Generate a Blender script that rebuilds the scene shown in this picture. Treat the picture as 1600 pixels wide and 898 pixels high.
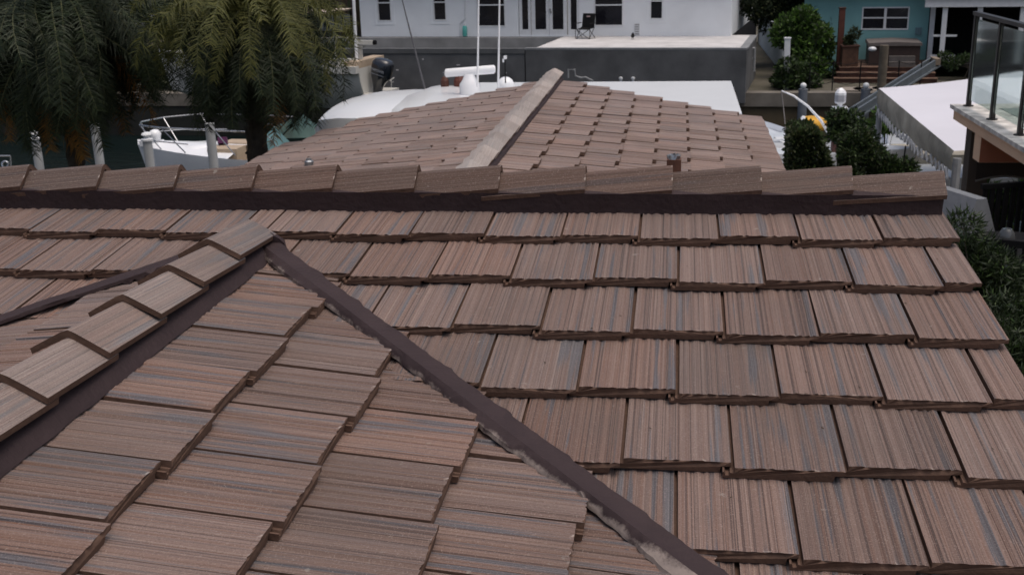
import bpy, bmesh, math, random
from mathutils import Vector, Matrix
R_ = math.radians
random.seed(7)
for o in list(bpy.data.objects): bpy.data.objects.remove(o)
scene = bpy.context.scene
COL = scene.collection

# ------------------------------------------------------------------ camera
W, H, F = 1600.0, 898.0, 1734.0
YAW, PITCH, ROLL = -0.1513, 0.3065, 0.0278
CAM = Vector((0.1314, -4.4295, 1.0258))
_cy, _sy, _cp, _sp = math.cos(YAW), math.sin(YAW), math.cos(PITCH), math.sin(PITCH)
_fw = Vector((_sy*_cp, _cy*_cp, -_sp)); _rt = Vector((_cy, -_sy, 0)); _dn = _fw.cross(_rt)
_c, _s = math.cos(ROLL), math.sin(ROLL)
RT = _c*_rt + _s*_dn; DN = -_s*_rt + _c*_dn; FW = _fw
cd = bpy.data.cameras.new('camera'); cam = bpy.data.objects.new('camera', cd); COL.objects.link(cam)
cam.matrix_world = Matrix(((RT.x, -DN.x, -FW.x, CAM.x), (RT.y, -DN.y, -FW.y, CAM.y), (RT.z, -DN.z, -FW.z, CAM.z), (0, 0, 0, 1)))
cd.sensor_width = 36; cd.lens = 36*F/W; cd.clip_start = 0.05; cd.clip_end = 2000
cd.dof.use_dof = True; cd.dof.focus_distance = 3.0; cd.dof.aperture_fstop = 11.0
scene.camera = cam
# ------------------------------------------------------------------ light: dull overcast afternoon
SUN_EL, SUN_AZ = 74.0, 118.0       # azimuth clockwise from +Y (the canal side); veiled sun high, right of the camera
world = bpy.data.worlds.new('World'); scene.world = world; world.use_nodes = True
wn = world.node_tree.nodes; wl = world.node_tree.links; wn.clear()
sky = wn.new('ShaderNodeTexSky'); sky.sky_type = 'NISHITA'; sky.sun_disc = False
sky.sun_elevation = R_(SUN_EL); sky.sun_rotation = R_(SUN_AZ)
sky.air_density = 1.0; sky.dust_density = 8.0; sky.ozone_density = 1.0; sky.altitude = 0
bg = wn.new('ShaderNodeBackground'); bg.inputs['Strength'].default_value = 0.095
wo = wn.new('ShaderNodeOutputWorld'); wl.new(sky.outputs[0], bg.inputs[0]); wl.new(bg.outputs[0], wo.inputs[0])
sd = bpy.data.lights.new('sun', 'SUN'); sd.energy = 0.7; sd.angle = R_(60); sd.color = (1.0, 0.965, 0.93)
sun = bpy.data.objects.new('sun', sd); COL.objects.link(sun)
_az, _el = R_(SUN_AZ), R_(SUN_EL)
_d = Vector((math.sin(_az)*math.cos(_el), math.cos(_az)*math.cos(_el), math.sin(_el)))
sun.rotation_euler = (-_d).to_track_quat('-Z', 'Y').to_euler()
vs = scene.view_settings; vs.view_transform = 'Standard'; vs.look = 'None'; vs.exposure = 0.30; vs.gamma = 1.0
vs.use_curve_mapping = False

# ------------------------------------------------------------------ pixel -> place
def ray(x, y): return FW + RT*((x - 800)/F) + DN*((y - 449)/F)
def on(x, y, n, c):
    v = ray(x, y); n = Vector(n); return CAM + v*((c - n.dot(CAM))/n.dot(v))
def pz(x, y, z): return on(x, y, (0, 0, 1), z)
def py_(x, y, Y): return on(x, y, (0, 1, 0), Y)
def pd(x, y, d): return CAM + ray(x, y)*d
def proj(P):
    q = Vector(P) - CAM; z = q.dot(FW)
    return (800 + F*q.dot(RT)/z, 449 + F*q.dot(DN)/z, z)

# ------------------------------------------------------------------ mesh helpers
class MB:
    def __init__(s): s.v = []; s.f = []; s.m = []; s.tl = None
    def add(s, vs_, fs_, m=0):
        b = len(s.v); s.v += [tuple(p) for p in vs_]; s.f += [tuple(b + i for i in f) for f in fs_]; s.m += [m]*len(fs_)
        return s
    def box(s, a, b, m=0, M=None):
        x0, y0, z0 = a; x1, y1, z1 = b
        vs_ = [Vector(p) for p in ((x0,y0,z0),(x1,y0,z0),(x1,y1,z0),(x0,y1,z0),(x0,y0,z1),(x1,y0,z1),(x1,y1,z1),(x0,y1,z1))]
        if M is not None: vs_ = [M @ p for p in vs_]
        return s.add(vs_, ((0,3,2,1),(4,5,6,7),(0,1,5,4),(1,2,6,5),(2,3,7,6),(3,0,4,7)), m)
    def cbox(s, c, d, m=0, rz=0, rx=0, ry=0):
        M = Matrix.Translation(c) @ Matrix.Rotation(rz, 4, 'Z') @ Matrix.Rotation(ry, 4, 'Y') @ Matrix.Rotation(rx, 4, 'X')
        return s.box((-d[0]/2, -d[1]/2, -d[2]/2), (d[0]/2, d[1]/2, d[2]/2), m, M)
    def beam(s, a, b, w, h, m=0, up=(0, 0, 1)):
        a = Vector(a); b = Vector(b); t = (b - a).normalized(); r = t.cross(Vector(up)).normalized(); u = r.cross(t)
        vs_ = [p + r*(i*w/2) + u*(j*h/2) for p in (a, b) for i, j in ((-1,-1),(1,-1),(1,1),(-1,1))]
        return s.add(vs_, ((3,2,1,0),(4,5,6,7),(0,1,5,4),(1,2,6,5),(2,3,7,6),(3,0,4,7)), m)
    def tube(s, pts, r, n=6, m=0, cap=True):
        pts = [Vector(p) for p in pts]; N = len(pts); rs = r if isinstance(r, (list, tuple)) else [r]*N
        base = len(s.v); prev = None
        for i, p in enumerate(pts):
            t = (pts[min(i+1, N-1)] - pts[max(i-1, 0)]).normalized()
            a = prev if prev is not None else (Vector((0, 0, 1)) if abs(t.z) < .9 else Vector((1, 0, 0)))
            x = (a - t*a.dot(t)).normalized(); prev = x; y = t.cross(x)
            for k in range(n):
                an = 2*math.pi*k/n; q = p + (x*math.cos(an) + y*math.sin(an))*rs[i]; s.v.append(tuple(q))
        for i in range(N-1):
            for k in range(n):
                a = base + i*n + k; b = base + i*n + (k+1) % n
                s.f.append((a, b, b+n, a+n)); s.m.append(m)
        if cap:
            s.f.append(tuple(base + k for k in reversed(range(n)))); s.m.append(m)
            s.f.append(tuple(base + (N-1)*n + k for k in range(n))); s.m.append(m)
        return s
    def lathe(s, prof, c=(0, 0, 0), n=12, m=0):
        base = len(s.v)
        for r, z in prof:
            for k in range(n):
                a = 2*math.pi*k/n; s.v.append((c[0] + r*math.cos(a), c[1] + r*math.sin(a), c[2] + z))
        for i in range(len(prof)-1):
            for k in range(n):
                a = base + i*n + k; b = base + i*n + (k+1) % n
                s.f.append((a, b, b+n, a+n)); s.m.append(m)
        s.f.append(tuple(base + k for k in reversed(range(n)))); s.m.append(m)
        s.f.append(tuple(base + (len(prof)-1)*n + k for k in range(n))); s.m.append(m)
        return s
    def prism(s, poly, axis, a, b, m=0):
        # poly: list of 2D points; axis 0/1/2 extrude from a to b
        def P(p, h):
            q = [0, 0, 0]; o = [i for i in range(3) if i != axis]; q[o[0]] = p[0]; q[o[1]] = p[1]; q[axis] = h; return q
        n = len(poly); vs_ = [P(p, a) for p in poly] + [P(p, b) for p in poly]
        fs_ = [tuple(range(n)), tuple(n + i for i in reversed(range(n)))] + [(i, n+i, n+(i+1) % n, (i+1) % n) for i in range(n)]
        return s.add(vs_, fs_, m)
    def loft(s, secs, m=0, closed=False, capends=True):
        n = len(secs[0]); base = len(s.v)
        for sec in secs: s.v += [tuple(p) for p in sec]
        for i in range(len(secs)-1):
            for k in range(n if closed else n-1):
                a = base + i*n + k; b = base + i*n + (k+1) % n
                s.f.append((a, b, b+n, a+n)); s.m.append(m)
        if capends:
            s.f.append(tuple(base + k for k in reversed(range(n)))); s.m.append(m)
            s.f.append(tuple(base + (len(secs)-1)*n + k for k in range(n))); s.m.append(m)
        return s
    def mesh(s, name, mats, smooth=False, fix=True):
        me = bpy.data.meshes.new(name); me.from_pydata(s.v, [], s.f)
        for m in (mats if isinstance(mats, (list, tuple)) else [mats]): me.materials.append(m)
        for p, k in zip(me.polygons, s.m): p.material_index = k
        if fix:
            bm = bmesh.new(); bm.from_mesh(me); bmesh.ops.recalc_face_normals(bm, faces=bm.faces); bm.to_mesh(me); bm.free()
        if s.tl is not None:
            at = me.attributes.new('tl', 'FLOAT_VECTOR', 'POINT')
            at.data.foreach_set('vector', [c for t in s.tl for c in t])
        if smooth is True:
            for p in me.polygons: p.use_smooth = True
        elif smooth:
            for p in me.polygons: p.use_smooth = True
            me.set_sharp_from_angle(angle=R_(smooth))
        me.update(); return me
    def build(s, name, mats, parent=None, smooth=False, loc=None, rz=0, fix=True):
        return link(name, s.mesh(name, mats, smooth, fix), parent, loc, rz)
def link(name, me, parent=None, loc=None, rz=0):
    o = bpy.data.objects.new(name, me); COL.objects.link(o)
    if parent is not None: o.parent = parent
    if loc is not None: o.location = loc
    if rz: o.rotation_euler.z = rz
    return o
def thing(name, label, cat, loc=(0, 0, 0), rz=0, group=None):
    o = bpy.data.objects.new(name, None); COL.objects.link(o); o.location = loc; o.rotation_euler.z = rz
    o.empty_display_size = .2
    o['label'] = label; o['category'] = cat
    if group: o['group'] = group
    return o
def tag(o, label, cat, group=None):
    o['label'] = label; o['category'] = cat
    if group: o['group'] = group
    return o

# ------------------------------------------------------------------ materials
def newmat(name):
    m = bpy.data.materials.new(name); m.use_nodes = True; nt = m.node_tree
    return m, nt, nt.nodes, nt.links, nt.nodes['Principled BSDF']
def plain(name, col, rough=.6, var=.15, scale=6.0, bump=0.0, bscale=40.0, metal=0.0, spec=.4, col2=None, coat=0.0):
    m, nt, N, L, b = newmat(name)
    b.inputs['Roughness'].default_value = rough; b.inputs['Metallic'].default_value = metal
    b.inputs['Specular IOR Level'].default_value = spec; b.inputs['Coat Weight'].default_value = coat
    tc = N.new('ShaderNodeTexCoord')
    nz = N.new('ShaderNodeTexNoise'); nz.inputs['Scale'].default_value = scale; nz.inputs['Detail'].default_value = 6
    L.new(tc.outputs['Object'], nz.inputs['Vector'])
    mx = N.new('ShaderNodeMix'); mx.data_type = 'RGBA'
    a = tuple(c*(1-var) for c in col) if col2 is None else col
    c2 = tuple(min(1, c*(1+var)) for c in col) if col2 is None else col2
    mx.inputs[6].default_value = (*a, 1); mx.inputs[7].default_value = (*c2, 1)
    rp = N.new('ShaderNodeMapRange'); rp.inputs['From Min'].default_value = .3; rp.inputs['From Max'].default_value = .7
    L.new(nz.outputs['Fac'], rp.inputs['Value']); L.new(rp.outputs[0], mx.inputs[0]); L.new(mx.outputs[2], b.inputs['Base Color'])
    if bump:
        n2 = N.new('ShaderNodeTexNoise'); n2.inputs['Scale'].default_value = bscale; n2.inputs['Detail'].default_value = 5
        L.new(tc.outputs['Object'], n2.inputs['Vector'])
        bp = N.new('ShaderNodeBump'); bp.inputs['Strength'].default_value = bump; bp.inputs['Distance'].default_value = .02
        L.new(n2.outputs['Fac'], bp.inputs['Height']); L.new(bp.outputs[0], b.inputs['Normal'])
    return m
def leafmat(name, c1, c2, trans=.25):
    m, nt, N, L, b = newmat(name)
    g = N.new('ShaderNodeNewGeometry'); mx = N.new('ShaderNodeMix'); mx.data_type = 'RGBA'
    mx.inputs[6].default_value = (*c1, 1); mx.inputs[7].default_value = (*c2, 1)
    L.new(g.outputs['Random Per Island'], mx.inputs[0]); L.new(mx.outputs[2], b.inputs['Base Color'])
    b.inputs['Roughness'].default_value = .55; b.inputs['Specular IOR Level'].default_value = .3
    t = N.new('ShaderNodeBsdfTranslucent'); L.new(mx.outputs[2], t.inputs[0])
    ms = N.new('ShaderNodeMixShader'); ms.inputs[0].default_value = trans
    L.new(b.outputs[0], ms.inputs[1]); L.new(t.outputs[0], ms.inputs[2]); L.new(ms.outputs[0], N['Material Output'].inputs[0])
    return m
def tilemat(name, lift=0.0, val=1.0, lc=((.24, .225, .22), (.42, .385, .36))):
    """concrete roof tile with a painted-on streaky face: tan, brown, reddish and slate-blue streaks along the tile"""
    m, nt, N, L, b = newmat(name)
    at = N.new('ShaderNodeAttribute'); at.attribute_name = 'tl'
    oi = N.new('ShaderNodeObjectInfo'); sp = N.new('ShaderNodeSeparateXYZ'); L.new(at.outputs['Vector'], sp.inputs[0])
    def math_(op, a, b_=None):
        n = N.new('ShaderNodeMath'); n.operation = op
        for i, v in enumerate((a, b_)):
            if v is None: continue
            if hasattr(v, 'node'): L.new(v, n.inputs[i])
            else: n.inputs[i].default_value = v
        return n.outputs[0]
    rnd = math_('FRACT', math_('ADD', oi.outputs['Random'], sp.outputs['Z']))
    def streak(fx, fy, off, detail=3, rough=.6):
        cb = N.new('ShaderNodeCombineXYZ')
        L.new(math_('ADD', math_('MULTIPLY', sp.outputs['X'], fx), math_('MULTIPLY', rnd, 317.0 + off)), cb.inputs[0])
        L.new(math_('MULTIPLY', sp.outputs['Y'], fy), cb.inputs[1]); L.new(math_('MULTIPLY', rnd, 71.0 + off), cb.inputs[2])
        nz = N.new('ShaderNodeTexNoise'); nz.inputs['Scale'].default_value = 1.0; nz.inputs['Detail'].default_value = detail
        nz.inputs['Roughness'].default_value = rough
        L.new(cb.outputs[0], nz.inputs['Vector']); return nz.outputs['Fac']
    def rng(v, a, b_):
        n = N.new('ShaderNodeMapRange'); n.inputs['From Min'].default_value = a; n.inputs['From Max'].default_value = b_
        L.new(v, n.inputs['Value']); return n.outputs[0]
    def mix(f, a, b_):
        n = N.new('ShaderNodeMix'); n.data_type = 'RGBA'
        L.new(f, n.inputs[0]) if hasattr(f, 'node') else n.inputs[0].__setattr__('default_value', f)
        for i, v in ((6, a), (7, b_)):
            if hasattr(v, 'node'): L.new(v, n.inputs[i])
            else: n.inputs[i].default_value = (*v, 1)
        return n.outputs[2]
    s_mid = streak(72, .45, 3, 3); s_fine = streak(215, .7, 11, 2); s_red = streak(115, .3, 29, 2); s_blue = streak(36, .8, 47, 3, .6)
    s_dark = streak(140, .10, 61, 2); s_big = streak(8, 1.8, 83, 2)
    tan = mix(rng(s_mid, .36, .66), (.160, .108, .091), (.218, .154, .131))
    tan = mix(math_('MULTIPLY', rng(s_red, .53, .60), .65), tan, (.158, .092, .070))
    tan = mix(math_('MULTIPLY', rng(s_fine, .55, .66), .6), tan, (.285, .222, .194))
    tan = mix(math_('MULTIPLY', rng(s_dark, .555, .59), .8), tan, (.060, .038, .033))
    # slate-blue colour flashes, commoner towards the right edge of a tile
    edge = math_('MULTIPLY', rng(sp.outputs['X'], .17, .29), .06)
    bl = rng(math_('ADD', math_('ADD', s_blue, edge), math_('MULTIPLY', math_('SUBTRACT', s_big, .5), .45)), .580, .645)
    tan = mix(math_('MULTIPLY', bl, .78), tan, mix(rng(s_fine, .35, .65), (.045, .051, .064), (.120, .128, .145)))
    if lift: tan = mix(lift, tan, mix(rng(s_fine, .3, .7), *lc))
    # whole-tile tone
    tone = N.new('ShaderNodeHueSaturation'); L.new(tan, tone.inputs['Color'])
    n1 = N.new('ShaderNodeMath'); n1.operation = 'MULTIPLY_ADD'; L.new(math_('FRACT', math_('MULTIPLY', rnd, 13.7)), n1.inputs[0])
    n1.inputs[1].default_value = .32*val; n1.inputs[2].default_value = .70*val; L.new(n1.outputs[0], tone.inputs['Value'])
    n1 = N.new('ShaderNodeMath'); n1.operation = 'MULTIPLY_ADD'; L.new(math_('FRACT', math_('MULTIPLY', rnd, 5.3)), n1.inputs[0])
    n1.inputs[1].default_value = .3; n1.inputs[2].default_value = 1.0; L.new(n1.outputs[0], tone.inputs['Saturation'])
    # sandy speckle
    g = N.new('ShaderNodeTexNoise'); g.inputs['Scale'].default_value = 240; g.inputs['Detail'].default_value = 2
    tco = N.new('ShaderNodeTexCoord'); L.new(tco.outputs['Object'], g.inputs['Vector'])
    col = mix(math_('MULTIPLY', rng(g.outputs['Fac'], .58, .72), .42), tone.outputs[0], (.36, .30, .27))
    col = mix(math_('MULTIPLY', rng(g.outputs['Fac'], .43, .30), .5), col, (.07, .05, .045))
    geo = N.new('ShaderNodeNewGeometry')
    st = N.new('ShaderNodeTexNoise'); st.inputs['Scale'].default_value = 2.6; st.inputs['Detail'].default_value = 7; L.new(geo.outputs['Position'], st.inputs['Vector'])
    col = mix(math_('MULTIPLY', rng(st.outputs['Fac'], .50, .72), .45), col, (.10, .072, .060))     # damp dirt stains
    li = N.new('ShaderNodeTexNoise'); li.inputs['Scale'].default_value = 24; li.inputs['Detail'].default_value = 4; L.new(geo.outputs['Position'], li.inputs['Vector'])
    col = mix(math_('MULTIPLY', rng(li.outputs['Fac'], .70, .76), .5), col, (.30, .28, .25))        # sparse pale scuffs
    ch = N.new('ShaderNodeTexNoise'); ch.inputs['Scale'].default_value = 38; ch.inputs['Detail'].default_value = 3; L.new(tco.outputs['Object'], ch.inputs['Vector'])
    chip = math_('MULTIPLY', math_('MULTIPLY', rng(sp.outputs['Y'], .016, .002), rng(ch.outputs['Fac'], .60, .68)), .7)
    col = mix(chip, col, (.46, .40, .36))
    b.inputs['Sheen Weight'].default_value = .16; b.inputs['Sheen Roughness'].default_value = .6; b.inputs['Sheen Tint'].default_value = (.95, .9, .88, 1)
    L.new(col, b.inputs['Base Color']); b.inputs['Roughness'].default_value = .8; b.inputs['Specular IOR Level'].default_value = .25
    h = math_('ADD', math_('MULTIPLY', s_dark, -1.2), math_('ADD', math_('MULTIPLY', s_fine, .5), math_('MULTIPLY', g.outputs['Fac'], .35)))
    bp = N.new('ShaderNodeBump'); bp.inputs['Strength'].default_value = .7; bp.inputs['Distance'].default_value = .005
    L.new(h, bp.inputs['Height']); L.new(bp.outputs[0], b.inputs['Normal'])
    return m
def mortarmat(name, smear=False):
    m, nt, N, L, b = newmat(name)
    tc = N.new('ShaderNodeTexCoord'); nz = N.new('ShaderNodeTexNoise'); nz.inputs['Scale'].default_value = 9; nz.inputs['Detail'].default_value = 8
    L.new(tc.outputs['Object'], nz.inputs['Vector'])
    mx = N.new('ShaderNodeMix'); mx.data_type = 'RGBA'; mx.inputs[6].default_value = (.025, .0155, .0175, 1); mx.inputs[7].default_value = (.048, .031, .033, 1)
    L.new(nz.outputs['Fac'], mx.inputs[0]); out = mx.outputs[2]
    if smear:
        at = N.new('ShaderNodeAttribute'); at.attribute_name = 'tl'; sp = N.new('ShaderNodeSeparateXYZ'); L.new(at.outputs['Vector'], sp.inputs[0])
        n2 = N.new('ShaderNodeTexNoise'); n2.inputs['Scale'].default_value = 16; n2.inputs['Detail'].default_value = 9; n2.inputs['Roughness'].default_value = .7; L.new(tc.outputs['Object'], n2.inputs['Vector'])
        ad = N.new('ShaderNodeMath'); ad.operation = 'MULTIPLY_ADD'; L.new(n2.outputs['Fac'], ad.inputs[0]); ad.inputs[1].default_value = .9; L.new(sp.outputs['X'], ad.inputs[2])
        rp = N.new('ShaderNodeMapRange'); rp.inputs['From Min'].default_value = .80; rp.inputs['From Max'].default_value = .98; L.new(ad.outputs[0], rp.inputs['Value'])
        m2 = N.new('ShaderNodeMix'); m2.data_type = 'RGBA'; L.new(rp.outputs[0], m2.inputs[0]); L.new(out, m2.inputs[6])
        m3 = N.new('ShaderNodeMix'); m3.data_type = 'RGBA'; L.new(n2.outputs['Fac'], m3.inputs[0]); m3.inputs[6].default_value = (.10, .085, .085, 1); m3.inputs[7].default_value = (.34, .28, .245, 1)
        L.new(m3.outputs[2], m2.inputs[7]); out = m2.outputs[2]
    L.new(out, b.inputs['Base Color']); b.inputs['Roughness'].default_value = .75; b.inputs['Specular IOR Level'].default_value = .3
    n3 = N.new('ShaderNodeTexNoise'); n3.inputs['Scale'].default_value = 45; n3.inputs['Detail'].default_value = 8; L.new(tc.outputs['Object'], n3.inputs['Vector'])
    bp = N.new('ShaderNodeBump'); bp.inputs['Strength'].default_value = .5; bp.inputs['Distance'].default_value = .010
    L.new(n3.outputs['Fac'], bp.inputs['Height']); L.new(bp.outputs[0], b.inputs['Normal'])
    return m
M_tile = tilemat('roof_tile_face'); M_capB = tilemat('ridge_tile_weathered', .28, 1.05); M_capC = tilemat('ridge_tile_pale', .8, 1.25); M_capA = tilemat('ridge_tile_shaded', .5, .72, ((.105, .066, .052), (.150, .100, .080))); M_tileC = tilemat('roof_tile_paler', .38, 1.12, ((.20, .155, .138), (.34, .275, .25))); M_body = plain('roof_tile_body', (.108, .066, .049), .85, .15, 30, .2, 90, spec=.2)  # front ridge caps: less light on their steep faces put into a darker colour
M_mortar = mortarmat('painted_mortar'); M_valley = mortarmat('valley_mortar', True)
M_deck = plain('underlayment', (.03, .024, .022), .9)
M_stucco = plain('cream_stucco', (.55, .47, .38), .9, .08, 3, .3, 60)
def glassmat():
    m, nt, N, L, b = newmat('railing_glass')
    b.inputs['Base Color'].default_value = (.72, .86, .84, 1); b.inputs['Roughness'].default_value = .03; b.inputs['Transmission Weight'].default_value = 1.0; b.inputs['IOR'].default_value = 1.45
    return m
M_glassp = glassmat()
# ================================================================== OUR HOUSE: tiled roof
P = 0.1975; T = math.tan(P); CP, SP = math.cos(P), math.sin(P)
E_A, W_A, STAG = 0.343, 0.2968, 0.02
EB = 0.9774; XB, ZB, YB = -1.5089, -0.0722, -0.988
house = thing('tiled_roof_house', 'house with streaky brown concrete tile roof filling the foreground', 'house', (0, 0, -4.65))
HZ = Vector((0, 0, 4.65))           # the house's parts are given in world metres
def hpart(o):
    o.parent = house; o.matrix_parent_inverse = Matrix.Translation((0, 0, 4.65)); return o
TH = .034
def tile_mesh(w, length, e, seed, lo=False, chips=True):
    rn = random.Random(seed); mb = MB(); tl = []
    k = TH/e*1.06                         # the tile leans back under the course above
    g0, g1 = .006, w - .004
    if lo: xs = [g0, g1]; zs = [0, 0]
    else:
        n = max(5, int(26*w/.2968)); xs = [g0 + (g1-g0)*i/n for i in range(n+1)]
        for i in range(1, n): xs[i] += rn.uniform(-.35, .35)*(g1-g0)/n
        zs = [0] + [rn.choice((0, .0010, -.0010, -.0044, .0014, -.0024, -.0056, .0006, 0)) for _ in range(n-1)] + [-.0006]
    top = list(zip(xs, zs))
    if lo: rest = [(g1, -TH), (g0 - .02, -TH), (g0 - .02, -.016), (g0, -.016)]
    else: rest = [(w-.004, -.014), (w-.030, -.015), (w-.034, -TH), (-.024, -TH), (-.026, -.015), (-.021, -.014), (-.018, -.025), (-.009, -.025), (-.006, -.016), (.005, -.018)]
    sec = top + rest; n = len(sec)
    for j, y in enumerate((0.0, length)):
        for i, (x, z) in enumerate(sec):
            yy = y
            if j == 0 and i < len(top) and not lo: yy = y + abs(z)*1.2 + rn.uniform(0, .0016)
            mb.v.append((x, yy, z - k*y)); tl.append((x, yy, 0))
    for i in range(n):
        a, b = i, (i+1) % n
        mb.f.append((a, b, b+n, a+n)); mb.m.append(0 if i < len(top)-1 else 1)
    mb.f.append(tuple(range(n))); mb.m.append(1)
    mb.tl = tl
    return mb
_tc = {}
def tile_me(w, e, face):
    key = (round(w, 3), round(e, 3), face.name)
    if key not in _tc:
        _tc[key] = [tile_mesh(w, e*1.12, e, 100 + i + int(w*1000)).mesh('roof_tile', [face, M_body]) for i in range(7 if w > .25 else 3)]
    return random.choice(_tc[key])
tiles = []     # (area, part, origin, ex, ey, ez, w, e)
def lay(part, O, ex, ey, ez, e, spec, keep):
    for u0, w, s in spec:                       # left edge, width, slope distance of the nose
        C_ = O + ex*u0 - ey*s
        ctr = C_ + ex*(w/2) + ey*(e/2)
        if keep(ctr, C_ + ex*(w/2)):
            cs = [proj(C_ + ex*a + ey*b_) for a, b_ in ((0, 0), (w, 0), (w, e), (0, e))]
            ar = abs(sum(cs[i][0]*cs[(i+1) % 4][1] - cs[(i+1) % 4][0]*cs[i][1] for i in range(4))/2) if min(c[2] for c in cs) > .3 else 0
            if not any(-5 < c[0] < 1605 and -5 < c[1] < 903 for c in cs): ar = 0
            tiles.append([ar, part, C_, ex, ey, ez, w, e])
zA = lambda x, y: -abs(y)*T
zBp = lambda x, y: ZB - abs(x - XB)*T
X_RAKE, Y_A0, Y_A1 = 1.166, -3.7, 4.6
XL, YBN = -6.6, -6.5
def deck(name, pts, off=-.075):
    mb = MB(); n = len(pts)
    vs_ = [Vector(p) + Vector((0, 0, off)) for p in pts]; vb = [p - Vector((0, 0, .06)) for p in vs_]
    mb.add(vs_ + vb, [tuple(range(n)), tuple(n + i for i in reversed(range(n)))] + [(i, (i+1) % n, n + (i+1) % n, n + i) for i in range(n)])
    return hpart(mb.build(name, M_deck))
dA = deck('roof_slope', [(XL, 0, 0), (XL, Y_A0, Y_A0*T), (X_RAKE-.03, Y_A0, Y_A0*T), (X_RAKE-.03, 0, 0)])
dAb = deck('roof_slope', [(XL, 0, 0), (X_RAKE-.03, 0, 0), (X_RAKE-.03, Y_A1, -Y_A1*T), (XL, Y_A1, -Y_A1*T)])
yb0 = ZB/T - .0
dBr = deck('roof_slope', [(XB, -.36, ZB), (XB, YBN, ZB), (XB+2.6, YBN, ZB-2.6*T), (XB+2.6, -2.9, ZB-2.6*T)])
dBl = deck('roof_slope', [(XB, -.36, ZB), (XB-2.6, -2.9, ZB-2.6*T), (XB-2.6, YBN, ZB-2.6*T), (XB, YBN, ZB)])
XC, ZC, YC1 = -1.51, -.796, 10.65
CE = 2.83*CP
zCp = lambda x, y: ZC - abs(x - XC)*T
dCr = deck('roof_slope', [(XC, 3.6, ZC), (XC+CE-.04, 3.6, ZC-CE*T), (XC+CE-.04, YC1, ZC-CE*T), (XC, YC1, ZC)])
# the canal-side roof's left slope runs out to a slanting end
Cl = [on(431, 227, (-T, 0, 1), ZC - XC*T), on(395, 238, (-T, 0, 1), ZC - XC*T), on(340, 275, (-T, 0, 1), ZC - XC*T)]
dCl = deck('roof_slope', [(XC, 3.6, ZC), (XC, YC1, ZC), (XC-CE, YC1, ZC-CE*T), tuple(Cl[0]), tuple(Cl[2]), (Cl[2].x, 3.6, ZC-(XC-Cl[2].x)*T)])
# --- slope A (towards the camera)
EX, EYA, EZA = Vector((1, 0, 0)), Vector((0, CP, SP)), Vector((0, -SP, CP))
Lpar = {1: 0, 2: 0, 3: 1, 4: 0, 5: 1, 6: 1, 7: 0, 8: 1, 9: 0, 10: 1}
spec = []
for k in range(1, 11):
    us = [(3.5, .43)] + [(u + .5, 1) for u in range(2, -6, -1)] if k % 2 == 0 else [(3, .93)] + [(u, 1) for u in range(2, -6, -1)]
    last = us[-1][0]; us.append((last - .39, .39)); us += [(last - .39 - i, 1) for i in range(1, 17)]
    for i, (u, wf) in enumerate(us):
        uu = math.floor(u) if i <= 8 else i
        long_ = (uu % 2) == Lpar[k]
        spec.append((u*W_A, wf*W_A, E_A*k + (STAG if long_ else 0)))
lay(dA, Vector((0, 0, 0)), EX, EYA, EZA, E_A, spec, lambda c, n: XL < c.x and max(c.z - zBp(c.x, c.y), n.z - zBp(n.x, n.y)) > -.06 or n.y > -.4)
# --- back of A, hardly seen
spec = [((u + .5*(k % 2))*W_A, W_A, E_A*k + STAG*((u+k) % 2)) for k in range(1, 14) for u in range(-4, 22)]
lay(dAb, Vector((0, 0, 0)), Vector((-1, 0, 0)), Vector((0, -CP, SP)), Vector((0, SP, CP)), E_A, spec,
    lambda c, n: c.z > zCp(c.x, c.y) - .05 and c.x < X_RAKE - .1)
# --- slopes of B
eB, wB = E_A*EB, W_A*EB
specR = []; specL = []
Lb = {1: 0, 2: 0, 3: 1, 4: 1, 5: 0, 6: 1, 7: 0}
for k in range(1, 8):
    for i in range(-20, 4):
        v = i if k % 2 else i - .5
        lg = ((i % 2) == Lb[k])
        specR.append((v*wB, wB, .1 + k*eB + (STAG if lg else 0)))
        specL.append((-v*wB, wB, .1 + k*eB + (STAG if not lg else 0)))
lay(dBr, Vector((XB, YB, ZB)), Vector((0, 1, 0)), Vector((-CP, 0, SP)), Vector((SP, 0, CP)), eB, specR, lambda c, n: max(c.z - zA(c.x, c.y), n.z - zA(n.x, n.y)) > -.05 and c.y > YBN and c.y < -.42)
lay(dBl, Vector((XB, YB, ZB)), Vector((0, -1, 0)), Vector((CP, 0, SP)), Vector((-SP, 0, CP)), eB, specL, lambda c, n: max(c.z - zA(c.x, c.y), n.z - zA(n.x, n.y)) > -.05 and c.y > YBN and c.y < -.42)
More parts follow.
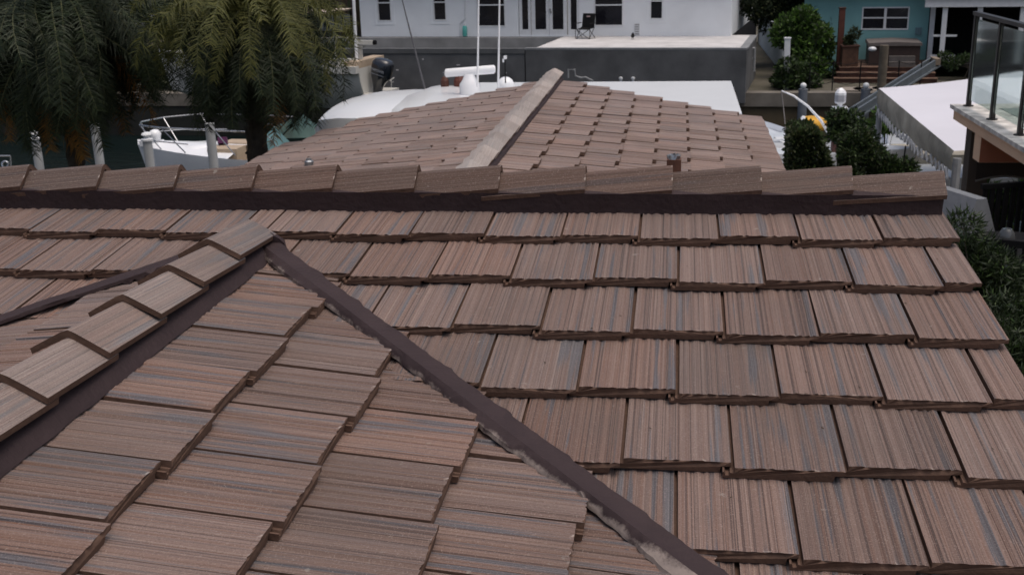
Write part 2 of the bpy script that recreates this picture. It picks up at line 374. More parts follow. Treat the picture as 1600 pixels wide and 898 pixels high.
# --- slopes of C (the canal-side roof beyond the ridge)
offs = [0, .31, .221, .044, -.106, .303, .12, .25]
def crow(off, s, left, stg=.036):
    out = []
    for j in range(-1, 30):
        y0 = 10.43 + off - j*W_A
        a, b_ = y0, y0 + W_A
        b_ = min(b_, YC1)
        if b_ - a < .06: continue
        sg = s + (stg if j % 2 == 0 else 0)
        out.append(((-b_ if left else a), round(b_ - a, 2) if b_ - a < W_A - .01 else W_A, sg))
    return out
specR = [q for c in range(8) for q in crow(offs[c], .424 + .343*c, False, .036 if c < 7 else .004)]
specL = [q for c in range(15) for q in crow(random.uniform(0, .59), .424 + .343*c, True)]
lay(dCr, Vector((XC, 0, ZC)), Vector((0, 1, 0)), Vector((-CP, 0, SP)), Vector((SP, 0, CP)), E_A, specR, lambda c, n: c.z > -c.y*T - .03)
def keepCl(c, n):
    if c.z < -c.y*T - .03: return False
    if n.x > XC - CE - .02: return True
    a, b_ = (Cl[0], Cl[2])
    t = (n.x - a.x)/(b_.x - a.x); a0 = Vector((XC-CE, YC1, 0))
    if n.x > a.x: q = (n.x - a0.x)/(a.x - a0.x); ylim = a0.y + q*(a.y - a0.y)
    else: ylim = a.y + t*(b_.y - a.y)
    return c.y < ylim and n.x > b_.x
lay(dCl, Vector((XC, 0, ZC)), Vector((0, -1, 0)), Vector((CP, 0, SP)), Vector((-SP, 0, CP)), E_A, specL, keepCl)
tiles.sort(key=lambda t: -t[0])
stuff = MB(); stuff.tl = []; lo_src = {}
for i, (ar, part, C_, ex, ey, ez, w, e) in enumerate(tiles):
    M = Matrix(((ex.x, ey.x, ez.x, C_.x), (ex.y, ey.y, ez.y, C_.y), (ex.z, ey.z, ez.z, C_.z), (0, 0, 0, 1)))
    jit = Matrix.Rotation(random.gauss(0, .0035), 4, 'Z') @ Matrix.Rotation(random.gauss(0, .004), 4, 'X') @ Matrix.Translation((random.gauss(0, .0008), random.gauss(0, .0022), random.gauss(0, .0008)))
    if i < 300:
        o = link('roof_tile', tile_me(w, e, M_tileC if part in (dCr, dCl) else M_tile)); o.parent = part; o.matrix_parent_inverse = Matrix.Identity(4)
        o.matrix_local = M @ jit
    else:
        mb = tile_mesh(w, e*1.12, e, i, lo=True); b0 = len(stuff.v); r = random.random()
        for p in mb.v: stuff.v.append(tuple(M @ jit @ Vector(p)))
        stuff.tl += [(a, b_, r) for a, b_, _ in mb.tl]
        stuff.f += [tuple(b0 + q for q in f) for f in mb.f]; stuff.m += mb.m
so = hpart(stuff.build('roof_tiles', [M_tileC, M_body])); so['kind'] = 'stuff'

# --- ridge caps
def cap_mesh(seed, face, hw=.118, drop=.060, length=.42, taper=.92, dip=.028):
    rn = random.Random(seed); mb = MB(); tl = []
    th = .017
    o = [(-hw, -drop), (-hw*.5, -drop*.46), (-.018, -.006), (0, 0), (.018, -.006), (hw*.5, -drop*.46), (hw, -drop)]
    i_ = [(hw-.004, -drop-th), (0, -th-.004), (-hw+.004, -drop-th)]
    sec = o + i_; n = len(sec)
    for j, x in enumerate((0, -length)):
        for y, z in sec:
            y = y*(1 if j == 0 else taper)
            mb.v.append((x + (rn.uniform(-.002, .002) if j == 0 else 0), y, z if j == 0 else z - dip)); tl.append((y*1.0 + .12, -x*.9 + .001, 0))
    for i in range(n):
        mb.f.append((i, (i+1) % n, n + (i+1) % n, n + i)); mb.m.append(0 if i < len(o)-1 else 1)
    mb.f.append(tuple(range(n))); mb.m.append(1); mb.tl = tl
    return mb.mesh('ridge_tile', [face, M_body])
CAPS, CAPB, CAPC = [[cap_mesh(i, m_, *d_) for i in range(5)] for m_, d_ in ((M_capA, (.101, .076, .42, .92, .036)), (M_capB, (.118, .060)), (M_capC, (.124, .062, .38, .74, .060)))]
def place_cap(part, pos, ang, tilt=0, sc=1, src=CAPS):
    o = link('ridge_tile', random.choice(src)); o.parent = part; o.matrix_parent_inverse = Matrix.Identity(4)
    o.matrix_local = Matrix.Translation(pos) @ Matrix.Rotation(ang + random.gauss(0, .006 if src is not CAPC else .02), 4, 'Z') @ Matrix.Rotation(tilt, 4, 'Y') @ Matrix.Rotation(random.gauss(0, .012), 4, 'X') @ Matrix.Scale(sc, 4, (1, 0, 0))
def ridge_mortar(name, p0, p1, ztop, zbot, hw_t, hw_b, mat, toe=.012, sh=.065):
    p0, p1 = Vector(p0), Vector(p1); L_ = (p1 - p0).length; t = (p1 - p0)/L_; r = t.cross(Vector((0, 0, 1))); n = max(2, int(L_/.06))
    secs = []
    for i in range(n+1):
        c = p0 + t*(L_*i/n); j = lambda: random.uniform(-.0035, .0035)
        secs.append([c + r*(-hw_b - .02 + j()) + Vector((0, 0, zbot)), c + r*(-hw_t + j()*.6) + Vector((0, 0, ztop-sh)), c + Vector((0, 0, ztop)),
                     c + r*(hw_t + j()*.6) + Vector((0, 0, ztop-sh)), c + r*(hw_b + toe + j()) + Vector((0, 0, zbot + .025 + j())), c + r*(hw_b + toe*1.6 + j()) + Vector((0, 0, zbot))])
    mb = MB(); mb.loft(secs); o = mb.build(name, mat, smooth=50); return hpart(o)
mA = ridge_mortar('ridge_mortar', (XL, .005, 0), (X_RAKE - .015, .005, 0), .066, -.05, .097, .086, M_mortar, 0, .03)
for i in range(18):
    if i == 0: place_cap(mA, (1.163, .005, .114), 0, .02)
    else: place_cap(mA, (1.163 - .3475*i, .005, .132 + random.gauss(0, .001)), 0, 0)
mB = ridge_mortar('ridge_mortar', (XB, -.40, ZB), (XB, YBN, ZB), .042, -.055, .102, .104, M_mortar)
place_cap(mB, (XB, -.82, .031), -math.pi/2, 0, .95, CAPB)
for i in range(1, 14): place_cap(mB, (XB, -.82 - .318*i, .030), -math.pi/2, 0, .9, CAPB)
mC = ridge_mortar('ridge_mortar', (XC, 3.75, ZC), (XC, YC1 + .02, ZC), .042, -.055, .100, .104, M_mortar)
for i in range(21): place_cap(mC, (XC, YC1 + .03 - .335*i, ZC + .105), math.pi/2, 0, 1, CAPC)

# --- painted mortar laid along the two valleys, grey cement showing at its lower edge
def valley(side, X0, X1):
    # side +1: right valley X+Y=c ; -1: left valley, mirrored about XB
    c = ZB/T + XB; n = int(abs(X1 - X0)*1.414/.022); secs = []; tl = []
    ph = [random.uniform(0, 6) for _ in range(6)]
    for i in range(n+1):
        x = X0 + (X1 - X0)*i/n; y = c - x; s = (x - X0)*1.414
        wob = .004*math.sin(s*4 + ph[0]) + .003*math.sin(s*11 + ph[1])
        low = (.016 if side > 0 else .002) + .006*math.sin(s*5.1 + ph[2]) + .004*math.sin(s*9.7 + ph[3]) + (.022*math.exp(-((s - 2.33)/.14)**2) if side > 0 else 0) + random.uniform(-.004, .004)
        rag = random.uniform(-.003, .003) + (.006*max(0, math.sin(s*22 + ph[4]))**3)
        row = []
        for o_, h, q in ((-.056 - low, -.004, .55), (-.054 - low*.9, .008, .5), (-.046, .011, .16), (-.030 + wob*.5, .008, -.4), (-.005, .010, -.6), (.018 + rag*.6, .012, -.7), (.023 + rag, .006, -.7), (.024 + rag, -.04, -.7)):
            px_, py = x + o_*.707, y + o_*.707
            zz = max(zA(px_, py), zBp(px_, py)) + h - (.016 if o_ < -.06 else .0)
            row.append((px_ if side > 0 else 2*XB - px_, py, zz)); tl.append((q - (.12*max(0, min(1, (1.9 - s)/.5)) if side > 0 else .5) + (.35*math.exp(-((s - 2.33)/.13)**2) if q > .1 else 0), s, 0))
        secs.append(row)
    mb = MB(); mb.loft(secs, capends=False); mb.tl = tl
    return hpart(mb.build('valley_mortar', M_valley, smooth=40))
valley(1, XB + .10, 1.05); valley(-1, XB + .10, .9)
# blob where the cross ridge dies into the front slope
mb = MB(); secs = []
for i in range(9):
    a = i/8; y = -.46 + .12*a; hw = .13*(1 - a*a)*1.05 + .02; hh = .085*(1-a**1.5)
    secs.append([(XB + hw*math.cos(math.pi*j/10) + random.uniform(-.006, .006), y + random.uniform(-.006, .006), max(zBp(XB, 0) - .05, zA(0, y) - .02) + hh*math.sin(math.pi*j/10) + random.uniform(-.004, .004)) for j in range(11)])
mb.loft(secs); hpart(mb.build('mortar_lump', M_mortar, smooth=50))
# a few blown leaves and bits of grit lying on the tiles
mb = MB()
for _ in range(60):
    if random.random() < .6: x, s_ = random.uniform(-1.2, 1.1), random.uniform(.45, 2.4); y = -s_; k_ = math.floor(s_/E_A); fr = (s_ - k_*E_A)/E_A; z = zA(x, y) - TH*1.03*(1 - fr) + .003
    else: continue
    if z < zBp(x, y) + .03: continue
    a_ = random.uniform(0, 6.28); r = random.uniform(.003, .008); d_ = Vector((math.cos(a_), math.sin(a_), .2)); e_ = Vector((-math.sin(a_), math.cos(a_), 0)); p = Vector((x, y, z))
    mb.add([p - d_*r, p + e_*r*.5, p + d_*r, p - e_*r*.5], [(0, 1, 2, 3)])
o = hpart(mb.build('leaf_bits', plain('dry_leaf', (.06, .04, .025), .9))); o['kind'] = 'stuff'
# walls, fascia
def wallbox(name, a, b, mat): mb = MB(); mb.box(a, b, 0); return hpart(mb.build(name, mat))
M_trim = plain('white_trim', (.72, .72, .70), .6, .05)
wallbox('wall', (X_RAKE - .55, -3.4, -4.65), (X_RAKE - .35, 3.6, -.95), M_stucco)
wallbox('wall', (XC + CE - .5, 3.7, -4.65), (XC + CE - .3, YC1 - .4, -1.55), M_stucco)
wallbox('wall', (XC - CE + .3, YC1 - .6, -4.65), (XC + CE - .31, YC1 - .4, -1.55), M_stucco)
wallbox('fascia', (XC + CE - .07, 3.7, ZC - CE*T - .24), (XC + CE - .035, YC1, ZC - CE*T - .14), M_trim)
# pipe flashings: a square brown vent with a torn metal top, and a lead collar on the canal-side roof
v = pd(1053, 262, 5.6)
vent = hpart(MB().box((v.x-.036, v.y-.036, -(v.y)*T-.08), (v.x+.036, v.y+.036, v.z+.045)).build('vent_pipe', plain('rust_brown', (.10, .045, .03), .8, .4, 30)))
mb = MB()
for i in range(7):
    a = i*.9; mb.cbox((v.x + .022*math.cos(a), v.y + .022*math.sin(a), v.z + .052), (.032, .004, .03), 0, a + 1.2, random.uniform(-.5, .5), random.uniform(-.4, .4))
M_lead = plain('lead_metal', (.32, .34, .36), .4, .3, 20, metal=.8)
o = mb.build('torn_flashing', M_lead); o.parent = vent
v = on(483, 255, (-T, 0, 1), ZC - XC*T)
mb = MB(); mb.lathe([(.05, -.03), (.05, .02), (.03, .035), (.03, .05), (.02, .05)], v, 9); hpart(mb.build('vent_collar', M_lead, smooth=40))
# ================================================================== THE SETTING
ZG, ZW = -4.65, -6.3
YN = 13.0                                     # near seawall
def yfar(x): return 36.85 - .044*(x - 2.6)    # far seawall runs very slightly skew
M_water = None
def watermat():
    m, nt, N, L, b = newmat('canal_water')
    b.inputs['Base Color'].default_value = (.004, .010, .010, 1); b.inputs['Roughness'].default_value = .08; b.inputs['IOR'].default_value = 1.33
    tc = N.new('ShaderNodeTexCoord'); mp = N.new('ShaderNodeMapping'); mp.inputs['Scale'].default_value = (1.2, 2.2, 1); L.new(tc.outputs['Object'], mp.inputs[0])
    nz = N.new('ShaderNodeTexNoise'); nz.inputs['Scale'].default_value = 1.4; nz.inputs['Detail'].default_value = 5; L.new(mp.outputs[0], nz.inputs['Vector'])
    bp = N.new('ShaderNodeBump'); bp.inputs['Strength'].default_value = .35; bp.inputs['Distance'].default_value = .12
    L.new(nz.outputs['Fac'], bp.inputs['Height']); L.new(bp.outputs[0], b.inputs['Normal']); return m
M_grass = plain('ground_soil', (.055, .052, .035), .95, .5, .8, .5, 12, col2=(.10, .09, .07))
M_conc = plain('weathered_concrete', (.155, .14, .12), .9, .3, 1.3, .4, 25)
M_algae = plain('stained_seawall', (.075, .058, .035), .9, .45, .7, .4, 9)
BIG = 600
g = MB(); g.add([(-BIG, -BIG, ZG), (BIG, -BIG, ZG), (BIG, YN, ZG), (-BIG, YN, ZG), (-BIG, yfar(-BIG), ZG), (BIG, yfar(BIG), ZG), (BIG, BIG+200, ZG), (-BIG, BIG+200, ZG)], [(0, 1, 2, 3), (4, 5, 6, 7)])
o = g.build('ground', M_grass, fix=False); o['kind'] = 'structure'
w = MB(); w.add([(-BIG, YN-1, ZW), (BIG, YN-1, ZW), (BIG, yfar(BIG)+1, ZW), (-BIG, yfar(-BIG)+1, ZW)], [(0, 1, 2, 3)])
o = w.build('canal_water', watermat(), fix=False); o['kind'] = 'structure'
sw = thing('seawall', 'long brown stained concrete seawall across the canal with a pale cap', 'seawall', (3, yfar(3), ZW))
mb = MB(); mb.add([(-80, yfar(-80)+.02, ZW-1), (80, yfar(80)+.02, ZW-1), (80, yfar(80)+.02, ZG-.45), (-80, yfar(-80)+.02, ZG-.45), (-80, yfar(-80)+.3, ZW-1), (80, yfar(80)+.3, ZW-1), (80, yfar(80)+.3, ZG-.45), (-80, yfar(-80)+.3, ZG-.45)], [(0,1,2,3),(3,2,6,7),(4,7,6,5)])
def wpart(o, t): o.parent = t; o.matrix_parent_inverse = Matrix.Translation(t.location).inverted(); return o
def put(mb, name, mats, t, smooth=False):
    """part given in world metres under a thing that only has a location (and maybe a turn)"""
    o = mb.build(name, mats, smooth=smooth); o.parent = t
    o.matrix_parent_inverse = (Matrix.Translation(t.location) @ Matrix.Rotation(t.rotation_euler.z, 4, 'Z')).inverted(); return o
put(mb, 'wall_face', M_algae, sw)
mb = MB(); mb.add([(-80, yfar(-80)-.04, ZW-1), (-7, yfar(-7)-.04, ZW-1), (-7, yfar(-7)-.04, ZG-.47), (-80, yfar(-80)-.04, ZG-.47), (-7, yfar(-7)+.1, ZG-.47), (-80, yfar(-80)+.1, ZG-.47)], [(0,1,2,3),(3,2,4,5)])
put(mb, 'left_wall_facing', plain('dark_facing', (.014, .015, .013), .8, .4, .6), sw)  # near-black sheet over the left stretch of the wall face
mb = MB(); mb.add([(x, yfar(x) + d, z) for x in (-80, 80) for d, z in ((-.08, ZG-.46), (-.08, ZG+.03), (.5, ZG+.03), (.5, ZG-.46))], [(0,1,5,4),(1,2,6,5),(3,0,4,7)])
put(mb, 'cap', M_conc, sw)
sw2 = thing('seawall', 'near canal seawall behind the tiled roof, mostly hidden', 'seawall', (0, YN, ZW))
put(MB().box((-80, YN - .3, ZW-1), (80, YN, ZG-.3)), 'wall_face', M_algae, sw2); put(MB().box((-80, YN-.4, ZG-.31), (80, YN+.06, ZG+.03)), 'cap', M_conc, sw2)

# ------------------------------------------------------------------ facade tools (a wall that faces the canal)
class Facade:
    def __init__(s, A, B, z0, t):
        s.A = Vector((A.x, A.y, 0)); s.u = Vector((B.x - A.x, B.y - A.y, 0)); s.len = s.u.length; s.u.normalize()
        s.n = Vector((s.u.y, -s.u.x, 0)); s.z0 = z0; s.t = t            # n points to the canal
    def uz(s, x, y):
        p = on(x, y, s.n, s.n.dot(s.A)); d = p - s.A; return d.dot(s.u), p.z
    def P(s, u, z, out=0): p = s.A + s.u*u + s.n*out; return Vector((p.x, p.y, z))
    def box(s, mb, u0, u1, z0, z1, o0, o1, m=0):
        vs_ = [s.P(u, z, o) for o in (o1, o0) for u, z in ((u0, z0), (u1, z0), (u1, z1), (u0, z1))]
        return mb.add(vs_, ((0,1,2,3),(7,6,5,4),(0,4,5,1),(1,5,6,2),(2,6,7,3),(3,7,4,0)), m)
    def wall(s, mb, u0, u1, z0, z1, holes, depth=.12):
        us = sorted({u0, u1, *[h[0] for h in holes], *[h[1] for h in holes]}); zs = sorted({z0, z1, *[h[2] for h in holes], *[h[3] for h in holes]})
        for a, b in zip(us, us[1:]):
            for c, d in zip(zs, zs[1:]):
                if any(h[0] <= (a+b)/2 <= h[1] and h[2] <= (c+d)/2 <= h[3] for h in holes): continue
                mb.add([s.P(a, c), s.P(b, c), s.P(b, d), s.P(a, d)], [(0, 1, 2, 3)])
        for h in holes:
            c = [(h[0], h[2]), (h[1], h[2]), (h[1], h[3]), (h[0], h[3])]
            for i in range(4):
                a, b = c[i], c[(i+1) % 4]
                mb.add([s.P(*a), s.P(*b), s.P(*b, -depth), s.P(*a, -depth)], [(3, 2, 1, 0)])
M_glass_dark = plain('dark_window_pane', (.012, .012, .016), .12, .3, 2, spec=.5)
M_frame = plain('white_frame', (.70, .72, .74), .5, .06)
def window(fc, u0, u1, z0, z1, parent, split=None, mull=None, bar=.05):
    o = MB(); fr = .05
    for a in ((u0, u0+fr, z0, z1), (u1-fr, u1, z0, z1), (u0+fr, u1-fr, z0, z0+fr), (u0+fr, u1-fr, z1-fr, z1)): fc.box(o, *a, -.10, .02)
    for z in (split or []): fc.box(o, u0+fr, u1-fr, z-bar/2, z+bar/2, -.09, .01)
    for u in (mull or []): fc.box(o, u-bar, u+bar, z0+fr, z1-fr, -.095, .015)
    w_ = put(o, 'window', M_frame, parent)
    o = MB(); fc.box(o, u0+fr*.9, u1-fr*.9, z0+fr*.9, z1-fr*.9, -.11, -.07)
    p = o.build('pane', M_glass_dark); p.parent = w_; p.matrix_parent_inverse = Matrix.Identity(4)
    return w_

# ------------------------------------------------------------------ white house on its raised patio
ZP = -3.0
M_white = plain('white_painted_stucco', (.78, .81, .84), .85, .06, .9, .35, 30)
M_patiowall = plain('dark_grey_render', (.100, .103, .108), .9, .35, .8, .3, 14)
M_patiofl = plain('pale_patio_slab', (.54, .53, .53), .9, .14, 1.5, .3, 20)
Lw, Rw = pz(565, 57, ZP), pz(1142, 56.5, ZP)
fc = Facade(Lw, Rw, ZP, None)
wh = thing('white_house', 'long white stucco house with dark windows and french doors across the canal', 'house', tuple(fc.P(fc.len/2, ZP)))
def rng_px(x0, x1, y): return fc.uz(x0, y)[0], fc.uz(x1, y)[0]
wins = []
for x0, x1, yb, ys, hgt in ((590, 612, 34, 5, 1.05), (677, 698, 33, 4, 1.05), (745, 790, 42.5, 8.5, 1.55), (928, 974, 41.5, 8.5, 1.55), (1015, 1036, 31, 2, 1.05)):
    u0, u1 = rng_px(x0, x1, 25); z0 = fc.uz(x0, yb)[1]; zs = fc.uz(x0, ys)[1]; wins.append((u0, u1, z0, z0 + hgt, zs))
du0, du1 = rng_px(810, 905, 30); dz0, dz1 = ZP + .04, ZP + 2.12
mb = MB(); fc.wall(mb, 0, fc.len, ZP - .02, ZP + 2.75, [w_[:4] for w_ in wins] + [(du0, du1, dz0, dz1)])
for a, b in ((0, 0), (fc.len, fc.len)):       # side walls
    mb.add([fc.P(a, ZP), fc.P(a, ZP, -9), fc.P(a, ZP + 2.75, -9), fc.P(a, ZP + 2.75)], [(0, 1, 2, 3)])
put(mb, 'wall', M_white, wh)
for u0, u1, z0, z1, zs in wins: window(fc, u0, u1, z0, z1, wh, [zs])
# stucco surround of the little windows
for k in (0, 1, 4):
    u0, u1, z0, z1, zs = wins[k]; o = MB()
    for a in ((u0-.14, u0-.06, z0-.14, z1+.14), (u1+.06, u1+.14, z0-.14, z1+.14), (u0-.06, u1+.06, z0-.14, z0-.06)): fc.box(o, *a, -.002, .018)
    put(o, 'window_surround', M_white, wh)
def doorleaf(x0, x1, g0, g1):
    u0, u1 = rng_px(x0, x1, 30); a, b = rng_px(g0, g1, 30); zg = fc.uz(g0, 46.5)[1]; o = MB()
    for q in ((u0, a, dz0, dz1), (b, u1, dz0, dz1), (a, b, dz0, zg), (a, b, dz1-.14, dz1)): fc.box(o, *q, -.09, -.03)
    d = put(o, 'door', M_frame, wh); o = MB(); fc.box(o, a-.01, b+.01, zg-.01, dz1-.13, -.075, -.06)
    p = o.build('pane', M_glass_dark); p.parent = d; p.matrix_parent_inverse = Matrix.Identity(4); return d
for q in ((811, 829, 815.6, 825), (830, 857.5, 836, 853), (858, 885.5, 863, 880), (887, 904.5, 891.5, 901)): d = doorleaf(*q)
o = MB(); ha = fc.uz(859.5, 15); hb = fc.uz(860.5, 19)
fc.box(o, ha[0]-.03, ha[0]+.03, ha[1]-.05, ha[1]+.03, -.03, .02); fc.box(o, hb[0]-.03, hb[0]+.03, hb[1]-.05, hb[1]+.03, -.03, .03)
put(o, 'door_handle', plain('steel', (.35, .35, .35), .4, .1, metal=.7), wh)
# roof of the white house (just above the picture)
mb = MB(); zr = ZP + 2.75
mb.add([fc.P(-.5, zr, .6), fc.P(fc.len+.5, zr, .6), fc.P(fc.len+.5, zr, -9.6), fc.P(-.5, zr, -9.6), fc.P(3, zr+1.2, -4.5), fc.P(fc.len-3, zr+1.2, -4.5)], [(0,1,5,4),(1,2,5),(2,3,4,5),(3,0,4),(3,2,1,0)])
put(mb, 'roof', plain('grey_shingle', (.16, .16, .16), .9), wh)
# conduit, hose bib, louvre
o = MB(); u, z = fc.uz(727, 0); u2, z2 = fc.uz(727, 29); u3, z3 = fc.uz(719, 37); u4, z4 = fc.uz(719, 56)
o.tube([fc.P(u, z, .03), fc.P(u2, z2, .03), fc.P(u3, z3, .03), fc.P(u3, ZP, .03)], .025, 6); put(o, 'conduit', M_frame, wh)
u, z = fc.uz(991, 37); u2, z2 = fc.uz(1000, 55); o = MB(); fc.box(o, u, u2, z2, z, -.01, .03); louv = put(o, 'louvre', M_frame, wh)
o = MB()
for i in range(5): zz = z2 + (z-z2)*(i+.3)/5; fc.box(o, u+.03, u2-.03, zz, zz+.04, .03, .045)
p = o.build('slat', plain('grey_slat', (.35, .35, .36), .7)); p.parent = louv; p.matrix_parent_inverse = Matrix.Identity(4)
# raised patio
pA, pB = pz(525, 75.5, ZP), pz(1167, 75.5, ZP); pf = Facade(pA, pB, ZP, None)
pt = thing('raised_patio', 'raised patio with dark grey rendered retaining wall before the white house', 'patio', tuple(pf.P(pf.len/2, ZG)))
usplit = pf.uz(820, 80)[0]
depth_r = (fc.P(fc.len, ZP) - pf.P(pf.len, ZP)).dot(-pf.n) + .4
o = MB(); pf.box(o, 0, usplit - .02, ZG - .3, ZP - .06, -.25, 0); put(o, 'retaining_wall', M_patiowall, pt)
o = MB(); pf.box(o, usplit + .03, pf.len, ZG - .3, ZP - .06, -.25, .03); put(o, 'retaining_wall', M_patiowall, pt)
o = MB(); pf.box(o, pf.len - .25, pf.len, ZG - .3, ZP - .06, -depth_r, -.25); put(o, 'retaining_wall', M_patiowall, pt)
o = MB(); pf.box(o, usplit + .4, pf.len - .25, ZP - .2, ZP, -depth_r, -.25); put(o, 'slab', M_patiofl, pt)
o = MB(); pf.box(o, usplit, pf.len, ZP - .06, ZP + .004, -.25, .035); pf.box(o, pf.len - .25, pf.len + .03, ZP - .06, ZP + .004, -depth_r, -.25); put(o, 'coping', plain('grey_coping', (.20, .21, .22), .85, .2, 2), pt)
o = MB(); pf.box(o, -3, usplit + .4, ZP - .65, ZP - .45, -depth_r, -.25); put(o, 'basin_floor', plain('grey_basin', (.13, .14, .145), .9, .3, 1.0), pt)
o = MB(); pf.box(o, 0, usplit, ZP - .2, ZP - .02, -.25, .03); put(o, 'coping', plain('grey_coping_left', (.10, .105, .11), .85, .2, 2), pt)
o = MB(); pf.box(o, -3, usplit + .4, ZP - .66, ZP - .03, -depth_r, -depth_r + .6); put(o, 'ledge', plain('grey_ledge', (.23, .23, .23), .9, .2, 1.5), pt)
mb = MB()
for i in range(9):
    u = random.uniform(0, usplit); zz = random.uniform(ZG+.2, ZP - .2); pf.box(mb, u, u + random.uniform(.05, .14), zz, zz + random.uniform(.03, .09), 0, .004)
put(mb, 'plaster_splash', M_patiofl, pt)
# side gate rails at the patio's right end
gA = pz(1170, 142, ZG); gt = thing('metal_gate', 'grey pipe gate at the right end of the raised patio', 'gate', tuple(gA)); M_pipe = plain('grey_pipe', (.28, .29, .30), .5, .2)
for k, (a, b) in enumerate((((1170, 75), (1170, 112)), ((1179, 76), (1178, 112)), ((1169, 76), (1180, 76)), ((1170, 92), (1179, 92)))):
    put(MB().tube([py_(a[0], a[1], gA.y+2), py_(b[0], b[1], gA.y+2)], .05, 6), 'rail' if k > 1 else 'post', M_pipe, gt)
def arch(name, label, pts, Y, r=.035, cat='ladder'):
    b = py_(pts[0][0], pts[0][1], Y); t = thing(name, label, cat, tuple(b)); put(MB().tube([py_(x, y, Y) for x, y in pts], r, 6), 'rail', M_pipe, t); return t
arch('dock_ladder', 'galvanised ladder hoop on the dark grey wall above the white hardtop', [(1127, 148), (1129, 121), (1152, 121), (1150, 148)], yfar(2)-.1)
arch('dock_ladder', 'bent galvanised rail rising just right of the far ridge end', [(888, 122), (888, 109), (898, 109), (899, 119), (908, 122), (915, 121), (927, 127)], yfar(-3)-.1)
for x, lb in ((970, 'left of two short white pegs on the seawall above the hardtop'), (989, 'right of two short white pegs on the seawall above the hardtop')):
    p = py_(x, 134, yfar(-1)-.1); tag(MB().lathe([(.04, -.6), (.04, .22), (.07, .23), (.07, .3), (.02, .32)], p, 8).build('mooring_peg', M_frame), lb, 'peg', 'pegs on the far seawall')
# folding chair, teal bottle and a bird on the patio
cp = pz(918, 60, ZP); ch = thing('camping_chair', 'black folding camping chair beside the french doors', 'chair', tuple(cp), R_(-25)); M_blk = plain('black_fabric', (.012, .012, .013), .8, spec=.1)
o = MB(); o.add([(-.27, .02, .42), (.27, .02, .42), (.27, -.42, .38), (-.27, -.42, .38)], [(0,1,2,3)]); o.add([(-.27, .02, .405), (.27, .02, .405), (.27, -.42, .365), (-.27, -.42, .365)], [(3,2,1,0)]); ch_parts = [('seat', o)]
o = MB(); o.cbox((0, .10, .68), (.56, .03, .58), 0, 0, R_(-12)); ch_parts.append(('backrest', o))
for s in (-1, 1):
    o = MB(); o.cbox((s*.34, -.18, .6), (.07, .5, .025)); ch_parts.append(('armrest', o))
    for a, b in (((s*.3, -.4, 0), (s*.3, .04, .44)), ((s*.3, .1, 0), (s*.3, -.4, .4)), ((s*.33, -.4, 0), (s*.33, -.4, .6))):
        o = MB(); o.tube([a, b], .013, 5); ch_parts.append(('leg', o))
o = MB(); o.tube([(-.3, -.4, 0), (.3, -.4, .38)], .012, 5); o.tube([(.3, -.4, 0), (-.3, -.4, .38)], .012, 5); ch_parts.append(('cross_brace', o))
for n_, o in ch_parts: o.build(n_, M_blk, ch)
o = MB(); o.cbox((.0, .082, .85), (.16, .012, .05), 0, 0, R_(-12)); o.build('logo_patch', plain('pale_print', (.4, .3, .3), .8), ch)
bp_ = pz(726.5, 57, ZP); M_teal = plain('teal_plastic', (.10, .42, .38), .4)
t = thing('teal_bottle', 'teal bottle with white cap standing against the white wall', 'bottle', tuple(bp_))
MB().lathe([(.09, 0), (.10, .02), (.10, .38), (.06, .44)], (0, 0, 0), 10).build('body', M_teal, t, smooth=40); MB().lathe([(.05, .44), (.05, .52), (.03, .53)], (0, 0, 0), 8).build('cap', M_frame, t)
bp_ = pz(988.6, 62, ZP); t = thing('black_bird', 'small black bird standing on the pale patio', 'bird', tuple(bp_))
MB().loft([[(r*math.cos(a*math.pi/4), y, z + r*.8*math.sin(a*math.pi/4)) for a in range(8)] for y, z, r in ((-.17, .08, .01), (-.1, .11, .04), (0, .13, .075), (.07, .18, .06), (.11, .22, .045), (.15, .22, .03), (.2, .21, .004))], closed=True).build('body', M_blk, t, smooth=True)
for s in (-.03, .03): MB().tube([(s, 0, 0), (s, 0, .09)], .008, 4).build('leg', M_blk, t)

# ------------------------------------------------------------------ turquoise house with deck, hot tub and screened porch
ZD = ZG + .52
M_turq = plain('turquoise_stucco', (.19, .385, .395), .85, .06, 1, .3, 25)
M_wood = plain('reddish_deck_wood', (.060, .027, .019), .8, .35, 5, .3, 30)
dfA, dfB = pz(1312, 105, ZD), pz(1458, 105, ZD)
wl_ = pz(1300, 93, ZD); wr_ = pz(1446, 94, ZD)
tf = Facade(wl_, wr_, ZD, None)
th = thing('turquoise_house', 'turquoise house with white double window and screened porch across the canal', 'house', tuple(tf.P(tf.len/2, ZG)))
u0, z1 = tf.uz(1347.6, 11.4); u1, z0 = tf.uz(1419, 47); um = tf.uz(1383, 30)[0]; zs = tf.uz(1383, 28.3)[1]
mb = MB(); tf.wall(mb, -1.2, tf.len, ZG - .1, ZD + 2.7, [(u0, u1, z0, z1)])
mb.add([tf.P(tf.len, ZG), tf.P(tf.len, ZG, -5), tf.P(tf.len, ZD+2.7, -5), tf.P(tf.len, ZD+2.7)], [(0,1,2,3)])
mb.add([tf.P(-1.2, ZG), tf.P(-1.2, ZG, -5), tf.P(-1.2, ZD+2.7, -5), tf.P(-1.2, ZD+2.7)], [(0,1,2,3)])
put(mb, 'wall', M_turq, th)
window(tf, u0, u1, z0, z1, th, [zs], [um], .05)
uu, zz = tf.uz(1435, 49); o = MB(); tf.box(o, uu-.12, uu+.12, zz-.14, zz+.14, -.01, .06); put(o, 'meter_box', plain('blue_grey_box', (.12, .20, .23), .6), th)
